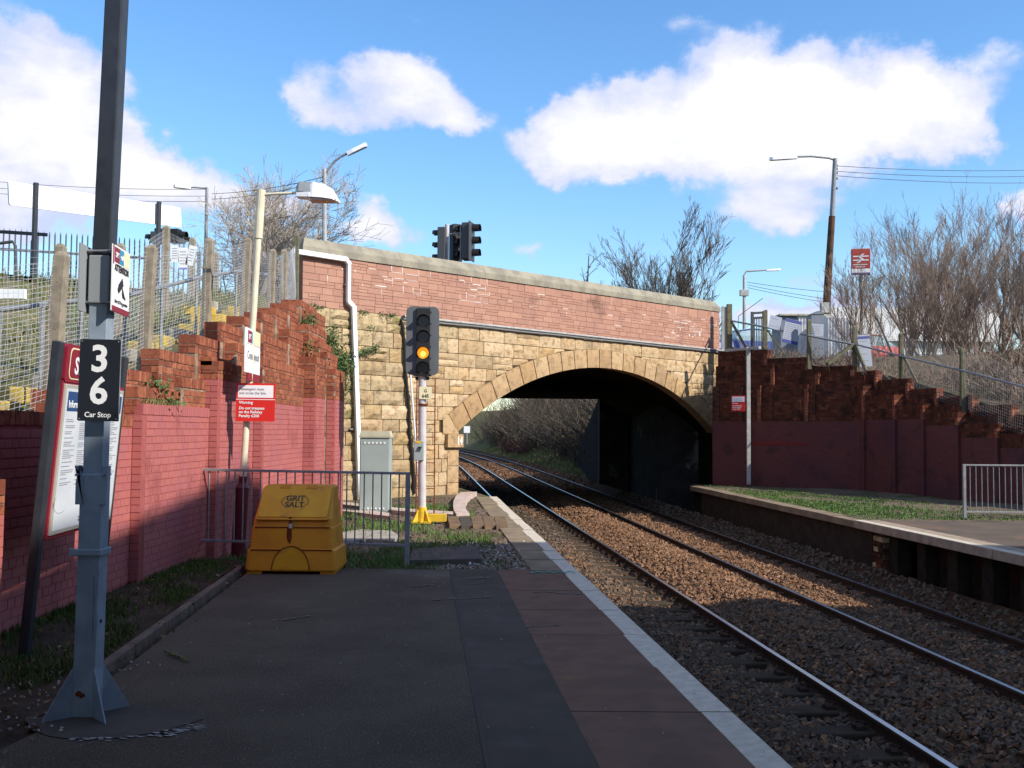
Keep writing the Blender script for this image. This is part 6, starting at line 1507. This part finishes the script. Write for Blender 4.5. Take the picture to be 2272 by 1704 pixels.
a = at(1846, 684, 62).x; MB().bx(a, a+10.0, 62, 74, 4.2, 9.2).build('wall', mat('pale_grey_green_wall', (.42,.46,.44), rough=.8), bd); MB().bx(a-.3, a+10.3, 61.7, 74, 7.3, 9.35).build('fascia', m_bldg, bd)
for k in range(5): 
    w_ = MB().bx(a+1+1.8*k, a+2.2+1.8*k, 61.95, 62.05, 5.0, 6.6).build('window', m_lampw, bd); MB().bx(a+1.08+1.8*k, a+2.12+1.8*k, 61.93, 62.0, 5.08, 6.52).build('pane', m_glass, w_)
rt = thing('drainpipe', 'square pale drainpipe standing against the right brick wall', 'drainpipe', (7.1, 29.9, 0))
a, b = at(1660, 770, 29.7), at(1661, 1075, 29.7); MB().beam(a, b, .11, .10).build('pipe', m_conduit, rt, bevel=.006); MB().beam(at(1612, 778, 30.6), at(1686, 771, 29.3), .10, .08).build('gutter', m_conduit, rt, bevel=.006)
cp = thing('conduit_riser', 'grey conduits rising beside the right end of the bridge parapet', 'conduit', tuple(at(1603, 780, 34)))
MB().beam(B(12.28, 4.3, .06), B(12.28, 5.9, .06), .09, .09).build('conduit', m_conduit, cp); MB().beam(B(12.45, 4.3, .06), B(12.45, 5.9, .06), .12, .08).build('conduit', m_dgrey, cp)
w2s = thing('trespass_sign', 'small red and white warning sign on the shaded right wall', 'warning sign', tuple(at(1638, 895, 29.6)))
fr = frame(at(1638, 895, 29.2), (1, -.5, 0), (0, 0, 1)); MB().plate(fr, rect(.40, .46), -.012, 0).build('plate', m_redsign, w2s); flat(fr, rect(.36, .15, 0, .12), m_signwhite, w2s, .003, 'white_panel')
for i, l_ in enumerate(('Passengers must', 'not cross the line')): text(l_, fr, -.165, .13-.05*i, .042, m_greyink, w2s, .005)
for y_, l_ in ((-.01, 'Warning'), (-.08, 'Do not trespass'), (-.13, 'on the Railway'), (-.18, 'Penalty £200')): text(l_, fr, -.165, y_, .042, m_signwhite, w2s, .004, 'LEFT', .001)
ms = thing('lineside_marker', 'small white lineside marker post beyond the bridge', 'marker post', tuple(at(1036, 975, 90)))
MB().box(at(1036, 953, 90), (.55, .1, .6)).build('plate', m_signwhite, ms); MB().tube([at(1036, 960, 90), at(1036, 985, 90)], .05, 6).build('post', m_grey, ms)
# ------------------------------------------------------------------ bare trees
def grow(seed, H, r0, lev, spread=.55, up=.25, kids=(5, 5, 4), first=.25, ratio=.62, wob=.12, stems=1, stemspread=.25, nseg=5):
    rg = random.Random(seed); S_ = []
    def branch(p, d, L, r, lv):
        n = nseg if lv < 2 else 3; q = p; nk = kids[lv] if lv < len(kids) else 0; ks = sorted(rg.uniform(first if lv == 0 else .15, 1) for _ in range(nk)); ki = 0
        for i in range(n):
            d = (d+Vector((rg.gauss(0, wob), rg.gauss(0, wob), rg.gauss(0, wob)+up*.12))).normalized(); e_ = q+d*(L/n)
            ra, rb = r*(1-.75*i/n), r*(1-.75*(i+1)/n); S_.append((tuple(q), tuple(e_), ra, rb, lv))
            while ki < nk and ks[ki] <= (i+1)/n:
                if lv < lev:
                    ax = Vector((rg.gauss(0, 1), rg.gauss(0, 1), rg.gauss(0, .5))); ax = (ax-d*ax.dot(d)).normalized(); an = spread*rg.uniform(.6, 1.4)
                    nd = (d*math.cos(an)+ax*math.sin(an)+Vector((0, 0, up))).normalized()
                    branch(q+(e_-q)*rg.random(), nd, L*ratio*rg.uniform(.7, 1.15)*(1-.35*ks[ki] if lv == 0 else 1), max(ra*.55, .004), lv+1)
                ki += 1
            q = e_
    for k in range(stems):
        a = k*2.4+rg.uniform(-.3, .3); s_ = stemspread*rg.uniform(.35, 1) if stems > 1 else .02
        branch(Vector((rg.uniform(-.2, .2)*(stems > 1), rg.uniform(-.2, .2)*(stems > 1), 0)), Vector((math.cos(a)*s_, math.sin(a)*s_, 1)).normalized(), H*rg.uniform(.8, 1), r0, 0)
    return S_
def tree_objs(name, label, segs, base, m, group=None, minr=.0, scale=1.0, rz=0.0, meshes=None):
    t = bpy.data.objects.new(name, None); t.location = base; t.rotation_euler = (0, 0, rz); t.scale = (scale,)*3; COL.objects.link(t); tag(t, label, 'tree', group)
    if meshes is None:
        meshes = []
        for nm, sel in (('trunk', [s for s in segs if s[4] == 0]), ('crown', [s for s in segs if s[4] > 0])):
            A = np.array([(s[0], s[1]) for s in sel]); ra = np.maximum(np.array([s[2] for s in sel]), minr)[:, None]; rb = np.maximum(np.array([s[3] for s in sel]), minr)[:, None]
            p, q = A[:, 0], A[:, 1]; d = q-p; d /= np.linalg.norm(d, axis=1)[:, None]; up = np.tile([[.3, .2, 1.0]], (len(d), 1)); up[np.abs(d[:, 2]) > .85] = (1, .1, 0)
            a = np.cross(d, up); a /= np.linalg.norm(a, axis=1)[:, None]; b = np.cross(d, a); n = 5 if nm == 'trunk' else 3; V = []
            for P, R_ in ((p, ra), (q, rb)):
                for k in range(n): V.append(P+(a*math.cos(2*math.pi*k/n)+b*math.sin(2*math.pi*k/n))*R_)
            V = np.stack(V, 1).reshape(-1, 3); f = np.array([(k, (k+1) % n, n+(k+1) % n, n+k) for k in range(n)]); Fc = (f[None]+2*n*np.arange(len(d))[:, None, None]).reshape(-1, 4)
            o = np_mesh(nm, V, Fc, m); o.parent = t; meshes.append(o.data)
    else:
        for nm, me in zip(('trunk', 'crown'), meshes): o = bpy.data.objects.new(nm, me); COL.objects.link(o); o.parent = t
    return t, meshes
# pale tree on the left, behind the lamp
s_ = grow(3, 4.6, .14, 4, spread=.62, up=.10, kids=(10, 7, 6, 4), first=.20, ratio=.58, wob=.10, stems=4, stemspread=.34)
b_ = at(545, 700, 36); tree_objs('bare_tree', 'pale bare tree with rounded crown behind the cream lamp post', s_, (b_.x, 36, 4.2), m_barkl, minr=.006, scale=1.2)
s_ = grow(9, 3.4, .10, 4, spread=.6, up=.12, kids=(8, 6, 4, 3), first=.2, stems=2)
b_ = at(632, 700, 38); tree_objs('bare_tree', 'small pale bare tree just left of the bridge parapet end', s_, (b_.x, 38, 4.2), m_barkl, minr=.007)
# dark trees beyond the bridge
s_ = grow(14, 6.2, .09, 3, spread=.7, up=.10, kids=(12, 5, 3), first=.35, ratio=.26, wob=.05)
b_ = at(1300, 700, 46); tree_objs('bare_tree', 'slender bare sapling behind the middle of the parapet', s_, (b_.x, 46, 3.6), m_bark, minr=.008)
s_ = grow(21, 6.6, .075, 4, spread=.40, up=.16, kids=(8, 7, 5, 3), first=.12, ratio=.50, wob=.05, stems=8, stemspread=.40)
b_ = at(1482, 800, 45); tree_objs('bare_tree', 'dark many-stemmed bare tree fanning out behind the right half of the parapet', s_, (b_.x, 45, 3.3), m_barkc, minr=.0065, scale=.98)
# thicket on the right
protos = []
for k, sd in enumerate((31, 37, 43)):
    protos.append(grow(sd, 6.4+.4*k, .085, 4, spread=.38, up=.30, kids=(7, 5, 5, 3), first=.10, ratio=.55, wob=.13, stems=4, stemspread=.42))
PM = [None, None, None]; rt_ = random.Random(12)
spots = [(1906, 30.8, 2.9, .60, 0), (2005, 39, 3.7, .66, 1), (2035, 34, 3.1, .60, 2), (2055, 40, 3.9, .74, 0), (2090, 35, 3.1, .68, 1), (2130, 39, 3.7, .74, 2), (2165, 33.5, 2.7, .68, 0), (2205, 41, 3.8, .82, 1), (2240, 35, 2.9, .74, 2), (2290, 37, 3.2, .80, 0), (2120, 43.5, 4.1, .84, 1)]
ordn = ['second', 'third', 'fourth', 'fifth', 'sixth', 'seventh', 'eighth', 'ninth', 'tenth', 'last']
srt = sorted(range(1, len(spots)), key=lambda i: spots[i][0])
for i, (u, Y, z, sc, k) in enumerate(spots):
    lab = 'gnarled bare tree standing over the braced concrete post by the red sign' if i == 0 else '%s bare brown tree from the left in the thicket above the right ramp' % ordn[srt.index(i)]
    b_ = at(u, 800, Y); t, me = tree_objs('thicket_tree', lab, protos[k], (b_.x, Y, z), m_barkr, group='bare trees in the thicket above the right ramp', minr=.0055, scale=sc, rz=rt_.uniform(0, 6), meshes=PM[k])
    PM[k] = me
# low scrub on the right bank (twigs), and on the left bank (grass)
def scrub(name, spots_, m, label, n=26, L=1.1, seed=1, cat='scrub', minr=.006, lean=.6):
    rg = random.Random(seed); S_ = []
    for (x, y, z, k) in spots_:
        for j in range(int(n*k)):
            p = Vector((x+rg.gauss(0, .35), y+rg.gauss(0, .35), z-.1)); d = Vector((rg.gauss(0, lean), rg.gauss(0, lean), 1)).normalized(); l = L*k*rg.uniform(.5, 1.2)
            for i in range(3):
                q = p+d*(l/3); S_.append((p, q)); 
                if rg.random() < .8:
                    e_ = (d+Vector((rg.gauss(0, .7), rg.gauss(0, .7), .2))).normalized(); S_.append((q, q+e_*l*.3))
                p = q; d = (d+Vector((rg.gauss(0, .25), rg.gauss(0, .25), -.06))).normalized()
    return wires(name, [(tuple(a), tuple(b)) for a, b in S_], minr, m, None, label=label, cat=cat, kind='stuff')
rg = random.Random(77); sp = []
for k in range(150):
    s = rg.uniform(-12, -1.6); o = rg.uniform(.9, 5.5)
    p = (RO+e2*s-w2*(.6+o)) if s < 0 else (RO+e1*s-w1*(.6+o)); z = float(np.interp(s, [-10, -.41, 4.4], [1.0, 3.2, 4.1])); z += (4.28-z)*min(1, max(0, o-1.6)/4.5); sp.append((p.x, p.y, z, rg.uniform(.6, 1.1)))
scrub('right_bank_scrub', sp, m_barkr, 'tangled brown scrub on the bank behind the right fence', 26, 1.25, 5, minr=.007)
sp3 = []
for k in range(110):
    s = rg.uniform(-2.5, 4.2); o = rg.uniform(.5, 4.5); p_ = (RO+e2*s-w2*(.6+o)) if s < 0 else (RO+e1*s-w1*(.6+o)); z = float(np.interp(s, [-10, -.41, 4.4], [1.0, 3.2, 4.1])); z += (4.28-z)*min(1, max(0, o-1.6)/4.5); sp3.append((p_.x, p_.y, z, rg.uniform(.5, .9)))
scrub('low_bramble', sp3, m_barkr, 'low brown brambles beside the kiosks behind the right fence', 24, .6, 8, minr=.006, lean=.9)
leafclump('right_bank_leaves', [Vector(s[:3])+Vector((0, 0, .25)) for s in sp[::2]], 5200, (.5, .5, .22), .045, 71, 'sparse green leaves in the scrub behind the right fence', cat='leaves')
def zlb(x, y):
    rl_ = np.clip(1.42+.223*(y-7.5), -.1, 4.32); OO_ = (x-BC.x)*BN.x+(y-BC.y)*BN.y; k = np.clip((-5.9-x)/1.5, 0, 1); k = k*k*(3-2*k)
    return rl_+(np.maximum(np.clip(4.3-(OO_+.4)*.36, -.1, 4.3), rl_)-rl_)*k
P3 = scatter(30000, -14, -5.3, 6, 24, 81, lambda x, y: (x > -.56*y-1)*np.clip(.4+.8*vnoise(x, y, .8), .05, 1), zlb)
blades('left_bank_grass', P3, .22, .022, m_drygrass, 82, 'mixed green and dry grass on the bank behind the left fence', lean=.7)
# vegetation beyond the bridge
def slope_z(q): return float(np.interp(q, [6.0, 7.2, 8.2, 10, 13, 17, 30], [-1.1, -1.0, -.6, .4, 2.2, 4.6, 6]))
rg = random.Random(5); sp = []; lv = []
for k in range(520):
    y = rg.uniform(47, 135); q = rg.uniform(8.6, 13.5 if y < 75 else 22); sp.append((xe(y)+q, y, slope_z(q), rg.uniform(.8, 1.7)))
scrub('cutting_scrub', sp, m_bark, 'grey brown scrub covering the cutting slope seen through the arch', 15, 2.6, 6, minr=.018, lean=.45)
leafclump('cutting_leaves', [Vector(s[:3])+Vector((0, 0, 1.2)) for s in sp], 16000, (1.1, 1.1, .8), .10, 72, 'olive green leaves through the scrub beyond the arch', m=mat('olive_leaf', None, rnd=[(.06,.075,.02),(.10,.10,.04),(.045,.06,.02),(.13,.10,.055)], rough=.8), cat='leaves')
sp2 = [(xe(y)+rg.uniform(7.5, 9.5), y, slope_z(8.3), .6) for y in np.linspace(92, 104, 10)]
scrub('red_bush', sp2, mat('crimson_twig', (.13,.06,.05), (.09,.045,.04), scale=4, rough=.9), 'reddish bush on the cutting slope beyond the arch', 40, 2.0, 7, cat='bush', minr=.02)
P4 = []
rg2 = np.random.RandomState(4); n = 14000; y = rg2.uniform(46, 120, n); q = rg2.uniform(6.6, 9.5, n); P4 = np.stack([XeV(y)+q, y, np.interp(q, [6.0, 7.2, 8.2, 10], [-1.1, -1.0, -.6, .4])], 1)
blades('cutting_grass', P4, .28, .05, m_drygrass, 83, 'rough grass at the foot of the cutting beyond the arch', lean=.8)
rgt = random.Random(2)
for i in range(7):
    y = 58+i*10; q = 12+rgt.uniform(-1.5, 2.5); tree_objs('cutting_tree', '%s bare tree along the track among the scrub seen through the arch' % ['nearest', 'second', 'third', 'fourth', 'fifth', 'sixth', 'farthest'][i], protos[i % 3], (xe(y)+q, y, slope_z(q)), m_bark, group='bare trees on the cutting slope', scale=.6+rgt.random()*.15, rz=rgt.uniform(0, 6), meshes=PM[i % 3])

# fallen leaves and litter on the verge and along the kerb
P5 = scatter(900, -3.85, -2.45, 5.2, 11.6, 91, lambda x, y: (x < -2.45-.07*(y-6))*.8+.1, lambda x, y: zl(x, y)+.02)
leafclump('fallen_leaves', [Vector(q) for q in P5], 620, (.03, .03, .006), .022, 92, 'dead brown leaves lying on the grass verge beside the kerb', m=mat('dead_leaf', None, rnd=[(.16,.09,.04),(.24,.15,.07),(.10,.06,.03),(.30,.22,.12)], rough=.9), cat='leaves')
